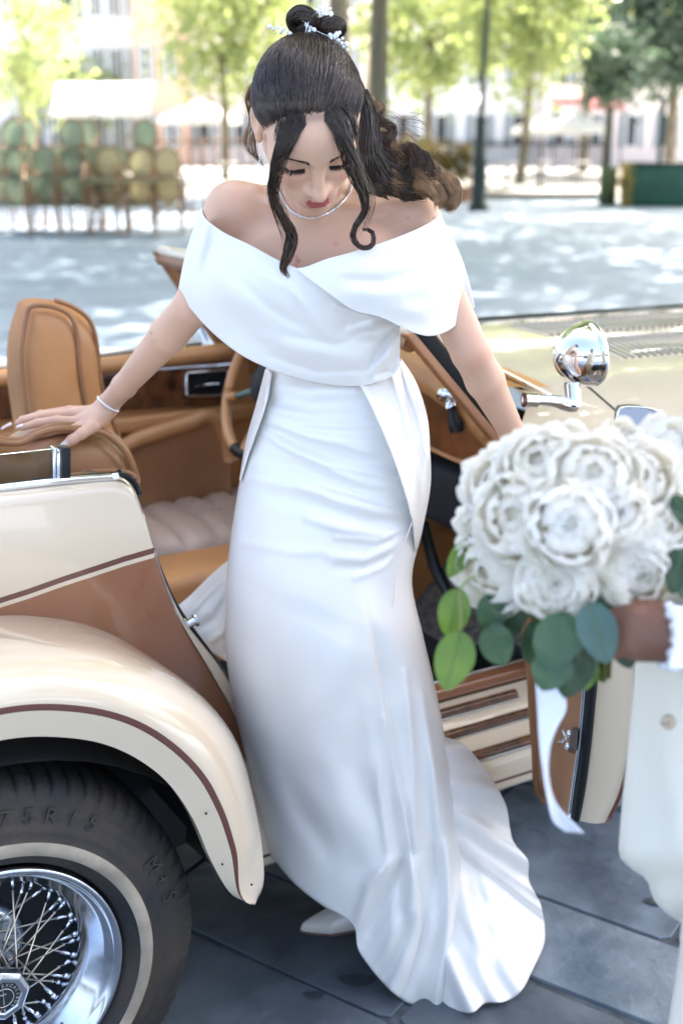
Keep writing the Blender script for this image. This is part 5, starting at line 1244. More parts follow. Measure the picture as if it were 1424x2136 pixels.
for k in range(9):
    a = atb(1215 + k * 8, 1250, 1.80 + .01 * (k % 3)); b = atb(1222 + k * 5 + rnd.uniform(-6, 6), 1405 + rnd.uniform(-8, 22), 1.77 + .01 * (k % 3)); m = M(); m.tube([a, b], .0028, 8); m.build('stem', mat('stem_green', (.16, .19, .035), .55, var=.3) if k == 0 else STM, bq)
    if k == 0: STM = bpy.data.materials['stem_green']
# trailing ribbon
RL = [(1116, 1425), (1120, 1480), (1124, 1550), (1132, 1610), (1140, 1660), (1152, 1712), (1178, 1735)]; RR = [(1176, 1440), (1180, 1480), (1160, 1520), (1147, 1560), (1144, 1620), (1162, 1680), (1217, 1738)]
a = spl(RL, 40); b = spl(RR, 40); G = np.zeros((7, 40, 3))
for j in range(40):
    for i, w in enumerate(np.linspace(0, 1, 7)):
        q = a[j] * (1 - w) + b[j] * w; G[i, j] = atb(q[0], q[1], 1.78 + .02 * math.sin(j * .16) + .012 * math.sin(w * 3 + j * .2))
m = M(); m.grid(G); m.build('satin_ribbon', MT['ribbon'], bq, solid=.0008)
m = M(); G = np.zeros((5, 20, 3))
for j, t in enumerate(np.linspace(0, 1, 20)):
    for i, w in enumerate(np.linspace(0, 1, 5)): G[i, j] = atb(1400 + 40 * w + 8 * math.sin(t * 4), 1265 + 130 * t, 1.62 + .01 * w)
m.grid(G); m.build('satin_ribbon', MT['ribbon'], bq, solid=.0008)

# ================================================================ PERSON HOLDING THE BOUQUET (partly in frame)
hold = thing('person', ground(1460, 2450) * np.array([1, 1, 0]), 'person in cream jacket and trousers at right edge, brown hand holding the bouquet', 'person')
def hold_mesh(name, Lp, Rx, Z0, Z1, mt, fl_=(), depth=.12, nv=50, nu=40, zf=None):
    Lc = spl(Lp, nv); N = np.zeros((nu, nv, 2)); Yn = np.zeros((nu, nv))
    for i, t in enumerate(np.linspace(0, 1, nu)):
        N[i, :, 0] = Lc[:, 0] * (1 - t) + Rx * t; N[i, :, 1] = Lc[:, 1] + (40 * t if 'jacket' not in name else 0)
    X, Yp = N[..., 0], N[..., 1]; D = np.zeros(X.shape)
    for f in fl_: D += ridge(X, Yp, *f)
    t = np.linspace(0, 1, nu)[:, None]; Zc = (Z0 + (Z1 - Z0) * np.linspace(0, 1, nv)[None]); Zf = Zc - depth * np.sin(np.pi * t) ** .6 - D; Zb = Zc + depth * np.sin(np.pi * t) ** .6 + .002
    G = np.array([[atb(X[i, j], Yp[i, j], Zf[i, j]) for j in range(nv)] for i in range(nu)]); B2 = np.array([[atb(X[i, j], Yp[i, j], Zb[i, j]) for j in range(nv)] for i in range(nu)])
    m = M(); m.grid(np.concatenate([G, B2[::-1][1:-1]], 0), cu=True); return m.build(name, mt, hold, solid=.002)
jk = hold_mesh('jacket', [(1350, 1040), (1330, 1250), (1324, 1385), (1320, 1450), (1310, 1560), (1301, 1650), (1294, 1730), (1293, 1785), (1320, 1812), (1349, 1834), (1362, 1872), (1385, 1900), (1424, 1925)], 2000, 1.86, 2.06, MT['suit'],
    [([(1400, 1450), (1390, 1600), (1420, 1760)], 22, .012), ([(1350, 1430), (1345, 1600), (1330, 1760)], 16, -.008), ([(1340, 1840), (1370, 1780), (1400, 1720)], 10, .010), ([(1424, 1600), (1410, 1750), (1440, 1900)], 16, .012)])
hold_mesh('trouser_leg', [(1430, 1860), (1421, 1930), (1416, 2000), (1400, 2100), (1380, 2250), (1372, 2420), (1370, 2560)], 1640, 1.98, 2.05, MT['suit'], depth=.09)
hold_mesh('trouser_leg', [(1660, 1860), (1660, 2000), (1660, 2250), (1660, 2560)], 1960, 2.05, 2.1, MT['suit'], depth=.09)
m = M(); bc = atb(1393, 1506, 1.765); m.lathe([(-.002, .0001), (-.003, .005), (-.002, .0077), (.002, .0080)], bc, np.array([0, 1., 0]), np.array([1., 0, 0]), 20)
m.build('jacket_button', mat('horn_button', (.55, .46, .34), .3, c2=(.40, .30, .2), vscale=60), jk)
for k in (-1, 1):
    m = M(); m.sphere(bc + np.array([k * .0025 - .004, -.003, 0]), .0014, 6, 4); m.build('button_hole', MT['stripe'], jk)
# torso, shoulders, arm, neck and head of the holder stand beside the camera, outside the picture
capW = cap; ellW = ell
def hsdf(p):
    def cap(p, a, b, ra, rb): return capW(p, a, b, ra * QS, rb * QS)
    def ell(p, c, r, R=None): return ellW(p, c, tuple(k * QS for k in r), R)
    w = atb(1392, 1325, 1.70); k0 = atb(1330, 1318, 1.72)
    d = cap(p, k0, w, .036, .032); d = smin(d, ell(p, atb(1350, 1312, 1.72), (.045, .028, .040)), .02)
    for i, (y0, y1, r) in enumerate(((1280, 1300, .0105), (1304, 1322, .0105), (1330, 1344, .0100), (1354, 1362, .0088))):
        a = atb(1318, y0, 1.70); b = atb(1278, y0 + 6, 1.715); c = atb(1252, y1, 1.75); e = atb(1262, y1 + 4, 1.79)
        h = smin(cap(p, a, b, r + .001, r), smin(cap(p, b, c, r, r * .92), cap(p, c, e, r * .92, r * .75), .004), .004); d = smin(d, h, .007)
    th = smin(cap(p, atb(1330, 1290, 1.73), atb(1288, 1268, 1.76), .0135, .0115), cap(p, atb(1288, 1268, 1.76), atb(1262, 1262, 1.80), .0115, .0088), .005)
    return smin(d, th, .008)
w0 = atb(1392, 1325, 1.70); hand_only = hsdf
EL2 = np.array([.545, 1.19, 1.05]); SH2 = np.array([.455, 1.32, 1.375]); SH3 = np.array([.69, 1.34, 1.375]); TC = np.array([.565, 1.33, 1.0])
f2 = np.array([-.42, .88, -.22]); f2 /= np.linalg.norm(f2); w2 = np.array([-.08, .2, .97]); w2 -= f2 * (w2 @ f2); w2 /= np.linalg.norm(w2); x2 = np.cross(f2, w2); HO2 = np.array([.585, 1.29, 1.625]); HR2 = np.stack([x2, f2, w2])
def torso2(p, g=0.0):
    d = capW(p, TC, TC + np.array([0, 0, .26]), .115 + g, .125 + g); d = smin(d, capW(p, SH2, SH3, .048 + g, .048 + g), .08)
    d = smin(d, capW(p, SH2, EL2, .042 + g, .036 + g), .02); return smin(d, capW(p, SH3, SH3 + np.array([.05, .0, -.32]), .042 + g, .036 + g), .02)
def hold_body(p):
    global HO, HR
    d = smin(torso2(p), capW(p, EL2, w0, .034, .024), .02); d = smin(d, capW(p, np.array([.57, 1.34, 1.40]), np.array([.58, 1.31, 1.56]), .05, .048), .03)
    mk = near(p, w0, .16)
    if mk.any(): d[mk] = smin(d[mk], hand_only(p[mk]), .012)
    mk = near(p, HO2, .22)
    if mk.any():
        a, b = HO, HR; HO, HR = HO2, HR2; d[mk] = smin(d[mk], head_sdf(p[mk]), .012); HO, HR = a, b
    return d
Vh, Fh = surface_nets(hold_body, [.20, 1.02, .93], [.84, 1.60, 1.80], .0045)
m = M(); m.add(Vh, []); m.f = [tuple(int(k) for k in q) for q in Fh]; m.m = [0] * len(m.f); hb = m.build('body', MT['brskin'], hold)
Vt, Ft = surface_nets(lambda p: smax(torso2(p, .012), p[:, 2] - 1.425, .01), [.30, 1.10, .93], [.84, 1.56, 1.50], .009)
m = M(); m.add(Vt, []); m.f = [tuple(int(k) for k in q) for q in Ft]; m.m = [0] * len(m.f); m.build('jacket_upper', MT['suit'], hold)
def hair2_sdf(p):
    q = (p - HO2) @ HR2.T; d = ellW(q, (0, -.016, .034), (.083, .100, .094)); return smax(d, -ellW(q, (0, .085, -.03), (.075, .075, .095)), .01)
Vt, Ft = surface_nets(hair2_sdf, HO2 - .15, HO2 + .16, .007)
m = M(); m.add(Vt, []); m.f = [tuple(int(k) for k in q) for q in Ft]; m.m = [0] * len(m.f); m.build('hair', MT['hair'], hold)
m = M(); ca_ = atb(1418, 1322, 1.70); m.tube([ca_, lerp(ca_, EL2, .5), EL2], [.036, .042, .047], 24); m.build('sleeve', MT['suit'], hold)
m = M()
br_ = None
brc = atb(1402, 1325, 1.695)
bro = bpy.data.objects.new('bracelet', None); col.objects.link(bro); bro.parent = hold; BASE['bracelet.001'] = BASE[hold.name]; BASE[bro.name] = BASE[hold.name]
for k in range(15):
    a = -1.6 + 3.2 * k / 14; m = M(); m.sphere(brc + np.array([-.006 + .003 * (k % 2), -.030 * math.cos(a), .030 * math.sin(a)]), .005 if k % 3 else .007, 8, 5); m.build('stone', MT['crystal'], bro, smooth=False)
def hbody(p):
    o = np.array(BASE[hold.name]); b = o + np.array([.12, .02, 0])
    d = cap(p, b + np.array([0, 0, .95]), b + np.array([0, 0, 1.25]), .14, .15); d = smin(d, cap(p, b + np.array([-.17, 0, 1.38]), b + np.array([.17, 0, 1.38]), .055, .055), .08)
    d = smin(d, cap(p, b + np.array([0, 0, 1.38]), b + np.array([0, .0, 1.52]), .055, .052), .03); return smin(d, ell(p, b + np.array([0, .01, 1.63]), (.075, .095, .115)), .03)

# ================================================================ GROUND
def quadobj(name, pts, mt, kind='structure', z=0):
    m = M(); m.add([(x, y, z) for x, y in pts], [tuple(range(len(pts)))]); o = m.build(name, mt, smooth=False); tag(o, kind=kind); return o
quadobj('ground', [(-400, -60), (400, -60), (400, 900), (-400, 900)], MT['joint'], z=-.0075)
quadobj('square', [(-60, 4.2), (60, 4.2), (60, 31.6), (-60, 31.6)], MT['plaza'], z=-.001)
quadobj('square', [(-60, -50), (60, -50), (60, .2), (-60, .2)], MT['plaza'], z=-.0012)
quadobj('square', [(-60, .2), (-2.5, .2), (-2.5, 4.2), (-60, 4.2)], MT['plaza'], z=-.0012)
quadobj('square', [(3.1, .2), (60, .2), (60, 4.2), (3.1, 4.2)], MT['plaza'], z=-.0012)
quadobj('road', [(-90, 31.62), (90, 31.62), (90, 80), (-90, 80)], mat('pale_road', (.42, .41, .39), .9, var=.1, vscale=.6), z=-.001)
# slate flags laid in broken courses round the car
pv = bpy.data.objects.new('pavement', None); col.objects.link(pv); tag(pv, kind='structure'); BASE['pavement'] = (0, 0, 0)
ca_, sa_ = math.cos(math.radians(-34)), math.sin(math.radians(-34))
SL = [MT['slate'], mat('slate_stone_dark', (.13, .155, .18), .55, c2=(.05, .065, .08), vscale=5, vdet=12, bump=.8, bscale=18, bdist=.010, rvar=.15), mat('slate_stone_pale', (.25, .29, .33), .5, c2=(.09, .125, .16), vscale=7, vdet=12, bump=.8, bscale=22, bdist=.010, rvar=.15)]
y = -2.2
cnt_ = 0
while y < 5.2:
    hgt = rnd.choice((.26, .32, .38, .44)); x = -3.6 + rnd.uniform(0, .5)
    while x < 4.6:
        w = rnd.choice((.30, .38, .46, .56, .64)); g_ = .0025
        q = [(x + g_ + rnd.uniform(0, .012), y + g_ + rnd.uniform(0, .012)), (x + w - g_ - rnd.uniform(0, .008), y + g_ + rnd.uniform(0, .008)), (x + w - g_ - rnd.uniform(0, .01), y + hgt - g_ - rnd.uniform(0, .01)), (x + g_ + rnd.uniform(0, .01), y + hgt - g_ - rnd.uniform(0, .01))]
        cx, cy_ = x + w / 2, y + hgt / 2; X_, Y_ = cx * ca_ - cy_ * sa_ + .3, cx * sa_ + cy_ * ca_ + 2.0
        if -2.5 < X_ < 3.1 and .3 < Y_ < 4.4:
            # chip the outline
            out = []
            for k in range(4):
                a, b = np.array(q[k]), np.array(q[(k + 1) % 4])
                for t in (0.04, .3, .6, .96): out.append(a + (b - a) * t + np.array([rnd.uniform(-.002, .002), rnd.uniform(-.002, .002)]))
            out = np.array(out); c0 = out.mean(0); W = np.stack([out[:, 0] * ca_ - out[:, 1] * sa_ + .3, out[:, 0] * sa_ + out[:, 1] * ca_ + 2.0], 1)
            n = len(W); zt_ = rnd.uniform(-.003, .001); Wc = W.mean(0); ins = Wc + (W - Wc) * (1 - .0022 / .3)
            V = np.vstack([np.c_[W, np.full(n, -.021)], np.c_[W, np.full(n, zt_ - .0025)], np.c_[ins, np.full(n, zt_)]])
            m = M(); m.add(V, [(i, (i + 1) % n, (i + 1) % n + n, i + n) for i in range(n)] + [(i + n, (i + 1) % n + n, (i + 1) % n + 2 * n, i + 2 * n) for i in range(n)] + [tuple(range(2 * n, 3 * n))])
            o = m.build('stone', SL[rnd.choice((0, 0, 1, 2, 2) if X_ > .35 else (1, 1, 1, 0, 1))], smooth=False); o.parent = pv; cnt_ += 1  # painted shade: darker slate favoured beside the car, paler where skylight falls
        x += w
    y += hgt
print('flags', cnt_)
# oil or gum spots
m = M()
for (x, y, r) in ((745, 2045, .035), (1372, 1880, .028), (655, 2075, .02)):
    c = ground(x, y, .0015); m.add([c + np.array([r * math.cos(a) * (1 + .2 * math.sin(3 * a)), r * .6 * math.sin(a) * (1 + .15 * math.cos(2 * a)), 0]) for a in np.linspace(0, 2 * math.pi, 20)[:-1]], [tuple(range(19))])
    o = m.build('stain', mat('wet_stain', (.045, .055, .065), .35, var=.3, vscale=30), smooth=False); o.parent = pv; m = M()

# ================================================================ TREES
def leafcloud(n, fn, size, seed):
    r = np.random.default_rng(seed); P_ = fn(r, n); k = len(P_); a = r.normal(size=(k, 3)); a /= np.linalg.norm(a, axis=1)[:, None]; b = r.normal(size=(k, 3)); b -= a * np.sum(a * b, 1)[:, None]; b /= np.linalg.norm(b, axis=1)[:, None]
    s = size * r.uniform(.6, 1.3, (k, 1)); V = np.stack([P_ - a * s, P_ + b * s * .55 , P_ + a * s, P_ - b * s * .55], 1).reshape(-1, 3); F_ = np.arange(4 * k).reshape(-1, 4); return V, F_
def clumps(c, rad, ncl, cr, flat=1.0, hollow=.35):
    def fn(r, n):
        d = r.normal(size=(ncl, 3)); d /= np.linalg.norm(d, axis=1)[:, None]; C_ = np.array(c) + d * np.array(rad) * (hollow + (1 - hollow) * r.random((ncl, 1)) ** .6); s = cr * r.uniform(.5, 1.3, ncl)
        i = r.integers(0, ncl, n); return C_[i] + r.normal(size=(n, 3)) * s[i][:, None] * np.array([1, 1, flat])
    return fn
def npmesh(name, V, F_, mt, parent=None):
    me = bpy.data.meshes.new(name); me.from_pydata(V.tolist(), [], F_.tolist()); me.materials.append(mt); o = bpy.data.objects.new(name, me); col.objects.link(o)
    if parent: o.parent = parent; me.transform(Matrix.Translation(-Vector(BASE[parent.name])))
    return o
def tree(x, y, r0, hgt, crown, label, group=None, mt='leaf', n=6000, size=.16, ncl=60, cr=.7, lean=(0, 0), kind_name='tree', seed=1, limbs=5):
    t = thing(kind_name, (x, y, 0), label, 'tree', group); R_ = random.Random(seed); m = M()
    top = np.array([x + lean[0], y + lean[1], hgt]); pth = spl([(x, y, -.1), (x + lean[0] * .3 + R_.uniform(-.05, .05), y, hgt * .35), (x + lean[0] * .6, y + R_.uniform(-.05, .05), hgt * .7), top], 14)
    m.tube(pth, np.interp(np.linspace(0, 1, 14), [0, .06, .5, 1], [r0 * 1.35, r0, r0 * .82, r0 * .6]), 14)
    (cx, cy, cz), rad = crown
    for k in range(limbs):
        a = 2 * math.pi * k / limbs + R_.random(); s0 = pth[R_.randint(9, 13)]; e = np.array([cx + rad[0] * .6 * math.cos(a), cy + rad[1] * .6 * math.sin(a), cz + R_.uniform(-.2, .5) * rad[2]])
        m.tube(spl([s0, (s0 * .5 + e * .5) + np.array([0, 0, .3]), e], 8), np.linspace(r0 * .45, r0 * .1, 8), 8)
    m.build('trunk', MT['bark'], t); V, F_ = leafcloud(n, clumps(crown[0], rad, ncl, cr), size, seed); npmesh('crown', V, F_, MT[mt], t); return t
# plane trees shading the square (crowns are above the picture)
G1 = 'plane trees shading the square'
tree(.76, 26.3, .23, 7.0, ((2.0, 21.5, 9.4), (5.5, 6.5, 1.9)), 'plane tree with the darker slim trunk directly behind the bride', G1, n=11000, size=.20, ncl=110, cr=.8, seed=3)
tree(-.06, 34.2, .36, 7.5, ((-1.5, 36.5, 9.5), (6, 5, 2.2)), 'plane tree with the paler broad trunk, just left of the slimmer one', G1, n=8000, size=.2, ncl=90, cr=.8, seed=4)
tree(8.5, 12.5, .26, 6.2, ((4.2, 8.2, 8.3), (5.6, 5.8, 1.9)), 'plane tree right of the car, its crown over the bride', G1, n=30000, size=.17, ncl=260, cr=.62, seed=5)
tree(-8.6, 11.5, .26, 6.2, ((-4.0, 12.0, 8.6), (5.2, 5.2, 1.9)), 'plane tree left of the car, crown over the square', G1, n=9000, size=.16, ncl=100, cr=.62, seed=6)
tree(13.5, 21.0, .25, 6.5, ((10.0, 21.5, 9.4), (5.5, 6.5, 1.9)), 'plane tree far right in the square', G1, n=9000, size=.18, ncl=100, cr=.7, seed=7)
tree(-11.5, 24.0, .25, 6.5, ((-5.5, 20.5, 9.2), (5.0, 6.5, 1.9)), 'plane tree far left in the square', G1, n=9000, size=.18, ncl=100, cr=.7, seed=8)
tree(17.0, 31.0, .25, 6.5, ((9.5, 31.5, 9.6), (7.0, 5.0, 1.9)), 'plane tree at the far right back of the square', G1, n=9000, size=.2, ncl=90, cr=.8, seed=9)
# trees beyond the railing, whose low crowns fill the top of the picture
G2_ = 'bright leafy trees beyond the railing'
def fx(px, Y): return (px - 712) / 2600. * (Y * .956)
LB = ['bright green tree left of the bun above the white parasol', 'yellow-green tree between trunk and lamp post', 'leaning reddish-trunked tree right of the lamp post', 'bright green tree over the pink awnings', 'sparse yellow-green tree at the top left corner', 'low green tree over the left cafe chairs']
for k, (px, Y, cz, rad, nn, mtn) in enumerate([(480, 44, 5.6, (2.6, 2.4, 2.4), 3300, 'leaf'), (905, 46, 5.4, (2.7, 2.4, 2.6), 3300, 'leaf'), (1100, 40, 5.0, (2.4, 2.2, 2.2), 3000, 'leaf'), (1230, 52, 6.2, (3.0, 2.4, 2.4), 3000, 'leaf'), (60, 50, 4.6, (2.4, 2.2, 2.2), 1500, 'leaf'), (150, 62, 3.2, (2.5, 2.0, 1.2), 1200, 'leaf')]):
    x = fx(px, Y); tree(x - .2, Y, .16, cz - .8, ((x, Y, cz), rad), LB[k], G2_, mtn, nn, .17, 46, .55, seed=20 + k, lean=(.3 if k == 2 else 0, 0))
tree(fx(1400, 47), 47, .22, 5.0, ((fx(1360, 47), 47, 5.6), (2.6, 2.2, 2.6)), 'dark blue-green conifer-like tree at the top right corner', None, 'leafd', 7000, .16, 60, .5, seed=40)
tree(fx(1265, 43), 43, .12, 2.6, ((fx(1265, 43), 43, 3.6), (1.0, 1.0, 1.2)), 'grey-green drooping tree in front of the pink awnings', None, 'leafd', 2500, .12, 26, .3, seed=41)

# ================================================================ BUILDINGS FAR BEHIND
white_w = mat('white_render', (.86, .85, .82), .9, var=.04, vscale=1); ochre = mat('ochre_render', (.80, .52, .36), .9, c2=(.74, .50, .38), vscale=1.2); pinkw = mat('pink_render', (.84, .72, .66), .9, var=.05, vscale=1); shut = mat('grey_shutter', (.30, .34, .36), .7); dglass = mat('window_glass', (.05, .06, .07), .1, spec=.8); roofm = mat('roof_tile', (.36, .17, .11), .9, var=.2, vscale=3)
def building(x0, x1, Y, hgt, mt, label, floors=3, cols=4, dep=8, shop=False):
    b = thing('town_house', ((x0 + x1) / 2, Y, 0), label, 'building'); m = M(); m.box(((x0 + x1) / 2, Y + dep / 2, hgt / 2), (x1 - x0, dep, hgt)); m.build('wall', mt, b, smooth=False)
    m = M(); m.box(((x0 + x1) / 2, Y + dep / 2, hgt + .15), (x1 - x0 + .6, dep + .6, .3)); m.build('roof', roofm, b, smooth=False)
    wd = (x1 - x0) / cols
    for f in range(floors):
        for c in range(cols):
            cx = x0 + wd * (c + .5); zc = 1.6 + f * 3.0
            m = M(); m.box((cx, Y - .03, zc), (wd * .34, .08, 1.6)); w = m.build('window', white_w, b, smooth=False)
            m = M(); m.box((cx, Y - .075, zc), (wd * .34 - .16, .03, 1.44)); m.build('pane', dglass, w, smooth=False)
            for s in (-1, 1):
                m = M(); m.box((cx + s * wd * .27, Y - .05, zc), (wd * .17, .06, 1.6)); m.build('shutter', shut, b, smooth=False)
    return b
building(-24, -12.4, 66, 9, white_w, 'white house at the far left behind the cafe awning', 3, 5)
building(-12.2, -8.6, 64, 8.5, white_w, 'narrow white house between the far-left house and the ochre one')
building(fx(286, 62), fx(384, 62), 62, 8, ochre, 'ochre house with plain walls behind the white parasol', 2, 2)
building(fx(390, 64), fx(760, 64), 64, 8.5, pinkw, 'pale pink house behind the trees left of the trunks', 3, 5)
building(fx(800, 66), fx(1120, 66), 66, 8.5, white_w, 'white house behind the lamp post', 3, 4)
building(fx(1130, 64), fx(1500, 64), 64, 8.5, pinkw, 'pink house with awnings at the far right', 3, 5)
# awnings and parasols
canvas = leafmat('white_canvas', (.80, .79, .77), (.78, .77, .74), .3, .9, 2, (1, 1, .97)); pinkc = leafmat('pink_canvas', (.62, .25, .26), (.55, .2, .22), .25, .9, 2, (1, 1, 1)); metal = mat('dark_metal', (.05, .05, .055), .5, .6)
def awning(x0, x1, Y, zt_, zb_, mt, label, dep=2.2, group=None):
    a = thing('awning', ((x0 + x1) / 2, Y, zb_), label, 'awning', group); m = M(); n = 12; G = np.zeros((n, 4, 3))
    for i, x in enumerate(np.linspace(x0, x1, n)):
        G[i] = [(x * 1.0 + (x0 + x1) / 2 * 0, Y, zt_), (x, Y - dep * .5, zt_ * .45 + zb_ * .55), (x, Y - dep, zb_ + .02), (x, Y - dep - .01, zb_ - .16 + .05 * (i % 2))]
    m.grid(G); m.build('canvas', mt, a, solid=.02)
    for x in (x0 + .1, x1 - .1): m = M(); m.tube([(x, Y - dep + .1, 0), (x, Y - dep + .1, zb_)], .04, 8); m.build('post', metal, a)
    return a
Ya_ = 44
awning(fx(112, Ya_), fx(200, Ya_), Ya_ + 1, 3.15, 2.15, canvas, 'white awning nearest the left edge over the cafe terrace', 1.6)
awning(fx(204, Ya_), fx(318, Ya_), Ya_ + 1, 3.15, 2.15, canvas, 'wide white awning left of the white parasol', 1.6)
for k, (p0, p1, zz, lab) in enumerate(((1150, 1215, 3.3, 'pink awning behind the grey-green tree, left one'), (1222, 1300, 3.1, 'pink awning behind the grey-green tree, right one'))): awning(fx(p0, 55), fx(p1, 55), 56, zz, zz - .55, pinkc, lab, 1.2)
awning(fx(930, 52), fx(1005, 52), 53, 3.0, 2.5, canvas, 'white awning just left of the lamp post', 1.2)
def parasol(x, Y, r, zt_, label, mt, group=None):
    p = thing('parasol', (x, Y, 0), label, 'parasol', group); m = M(); n = 8; G = np.zeros((n, 5, 3))
    for i in range(n):
        a = 2 * math.pi * i / n
        for j, (q, z) in enumerate(((.001, 0), (.4, -.22), (1, -.62), (1.0, -.64), (1.0, -.80))): G[i, j] = (x + r * q * math.cos(a), Y + r * q * math.sin(a), zt_ + z)
    m.grid(G, cu=True); m.build('canopy', mt, p, smooth=False, solid=.01); m = M(); m.tube([(x, Y, 0), (x, Y, zt_ + .06)], .025, 8); m.build('pole', metal, p); m = M(); m.tube([(x, Y, 0), (x, Y, .08)], .28, 16); m.build('base', metal, p); return p
parasol(fx(417, 46), 46, 1.45, 2.62, 'white parasol over the terrace between the awning and the bride', canvas)
parasol(fx(1200, 47), 47, 1.2, 2.3, 'white parasol on the right terrace behind the railing', canvas)
parasol(fx(1130, 50), 50, 1.2, 2.25, 'white parasol farther back, right of the lamp post', canvas)
# lamp post
lx, ly, _ = ground(997, 440)
grn = mat('lamp_green_iron', (.018, .032, .028), .45, .2)
lp = thing('lamp_post', (lx, ly, 0), 'tall dark green cast iron lamp post with a thick fluted base', 'lamp post'); m = M()
m.lathe([(0, .22), (.12, .22), (.16, .17), (.5, .16), (.9, .15), (1.0, .18), (1.08, .12), (1.7, .10), (1.8, .13), (1.88, .075)], (lx, ly, 0), up, rt, 16); m.build('base', grn, lp)
m = M(); m.tube([(lx + .0, ly, 1.85), (lx + .10, ly, 6.2)], [.062, .045], 12); m.build('pole', grn, lp)
m = M(); m.lathe([(0, .06), (.05, .16), (.55, .24), (.6, .26), (.8, .05), (.9, .01)], (lx + .10, ly, 6.2), up, rt, 8); m.build('lantern', grn, lp)
# railing, gate posts, green box
rl = thing('railing', (ground(1130, 418)[0], 31.2, 0), 'long thin dark iron railing of upright bars across the back of the square', 'railing')
ironm = mat('thin_iron', (.045, .04, .04), .6, .4); xa, xb = fx(840, 31.2), fx(1268, 31.2)
m = M(); m.box(((xa + xb) / 2, 31.2, .12), (xb - xa, .06, .05)); m.build('rail', ironm, rl); m = M(); m.box(((xa + xb) / 2, 31.2, 1.28), (xb - xa, .06, .05)); m.build('rail', ironm, rl)
m = M(); m.box(((xa + xb) / 2, 31.25, .045), (xb - xa, .14, .13)); m.build('kerb', mat('kerb_stone', (.10, .095, .07), .9, var=.2), rl)
bar0 = None
for k in range(62):
    x = xa + (xb - xa) * (k + .5) / 62
    if bar0 is None: m = M(); m.tube([(0, 0, .12), (0, 0, 1.42)] , .016, 6); bar0 = m.build('bar', ironm, rl, world_coords=False)
    else: bar0 = bar0.copy(); col.objects.link(bar0)
    bar0.parent = rl; bar0.location = (x - rl.location.x, 0, 0)
gpm = mat('dark_green_post', (.02, .035, .03), .5)
for px, hh, lab in ((1272, 2.0, 'thin dark green gate post at the left end of the green box'), (1378, 2.2, 'thin dark green gate post above the green box')):
    g = thing('gate_post', (fx(px, 30.2), 30.2, 0), lab, 'post'); m = M(); m.box((fx(px, 30.2), 30.2, hh / 2), (.10, .10, hh)); m.build('shaft', gpm, g); m = M(); m.sphere((fx(px, 30.2), 30.2, hh + .06), .08, 10, 8); m.build('finial', gpm, g)
gb = thing('planter_box', (fx(1370, 28.3), 28.3, 0), 'long dark green panelled box at the right edge of the square', 'planter'); gm_ = mat('green_paint', (.012, .075, .045), .5, var=.2, vscale=3)
x0_, x1_ = fx(1318, 28.2), fx(1500, 28.2); m = M(); m.box(((x0_ + x1_) / 2, 28.5, .44), (x1_ - x0_, .8, .86)); m.build('body', gm_, gb, bevel=.02); m = M(); m.box(((x0_ + x1_) / 2, 28.5, .90), (x1_ - x0_ + .08, .88, .06)); m.build('top_rail', gpm, gb)
m = M(); m.box((fx(1278, 28.6), 28.8, .42), (.34, .3, .82)); o = m.build('end_panel', mat('olive_panel', (.10, .13, .06), .7, var=.3, vscale=20), gb)
gc = thing('flower_column', (fx(1305, 28.2), 28.1, 0), 'slim column of small gold-yellow blooms at the left of the green box', 'plant'); m = M(); m.tube([(fx(1305, 28.2), 28.1, 0), (fx(1305, 28.2), 28.1, .86)], .05, 8); m.build('core', MT['bark'], gc)
V, F_ = leafcloud(700, lambda r, n: np.c_[fx(1305, 28.2) + r.normal(size=n) * .09, 28.05 + r.normal(size=n) * .09, r.uniform(.02, .92, n)], .035, 9); npmesh('blooms', V, F_, leafmat('gold_blooms', (.55, .38, .10), (.25, .22, .08), .2), gc)
# hedge tubs and clutter behind the curls
for k, (px, Y, w, hgt, lab) in enumerate(((860, 29.8, .9, 1.5, 'brown-green shrub in a tub behind the curls, left one'), (915, 29.9, .9, 1.45, 'brown-green shrub in a tub behind the curls, middle one'), (968, 30.0, .8, 1.3, 'brown-green shrub in a tub beside the lamp post base'))):
    t = thing('potted_shrub', (fx(px, Y), Y, 0), lab, 'shrub'); m = M(); m.lathe([(0, .18), (.32, .25), (.34, .25), (.34, .001)], (fx(px, Y), Y, 0), up, rt, 16); m.build('tub', roofm, t)
    V, F_ = leafcloud(700, clumps((fx(px, Y), Y, .34 + (hgt - .34) * .5), (w * .45, .3, (hgt - .34) * .5), 22, .10), .06, 60 + k); npmesh('foliage', V, F_, leafmat('shrub_leaf', (.16, .12, .05), (.07, .07, .03), .4), t)

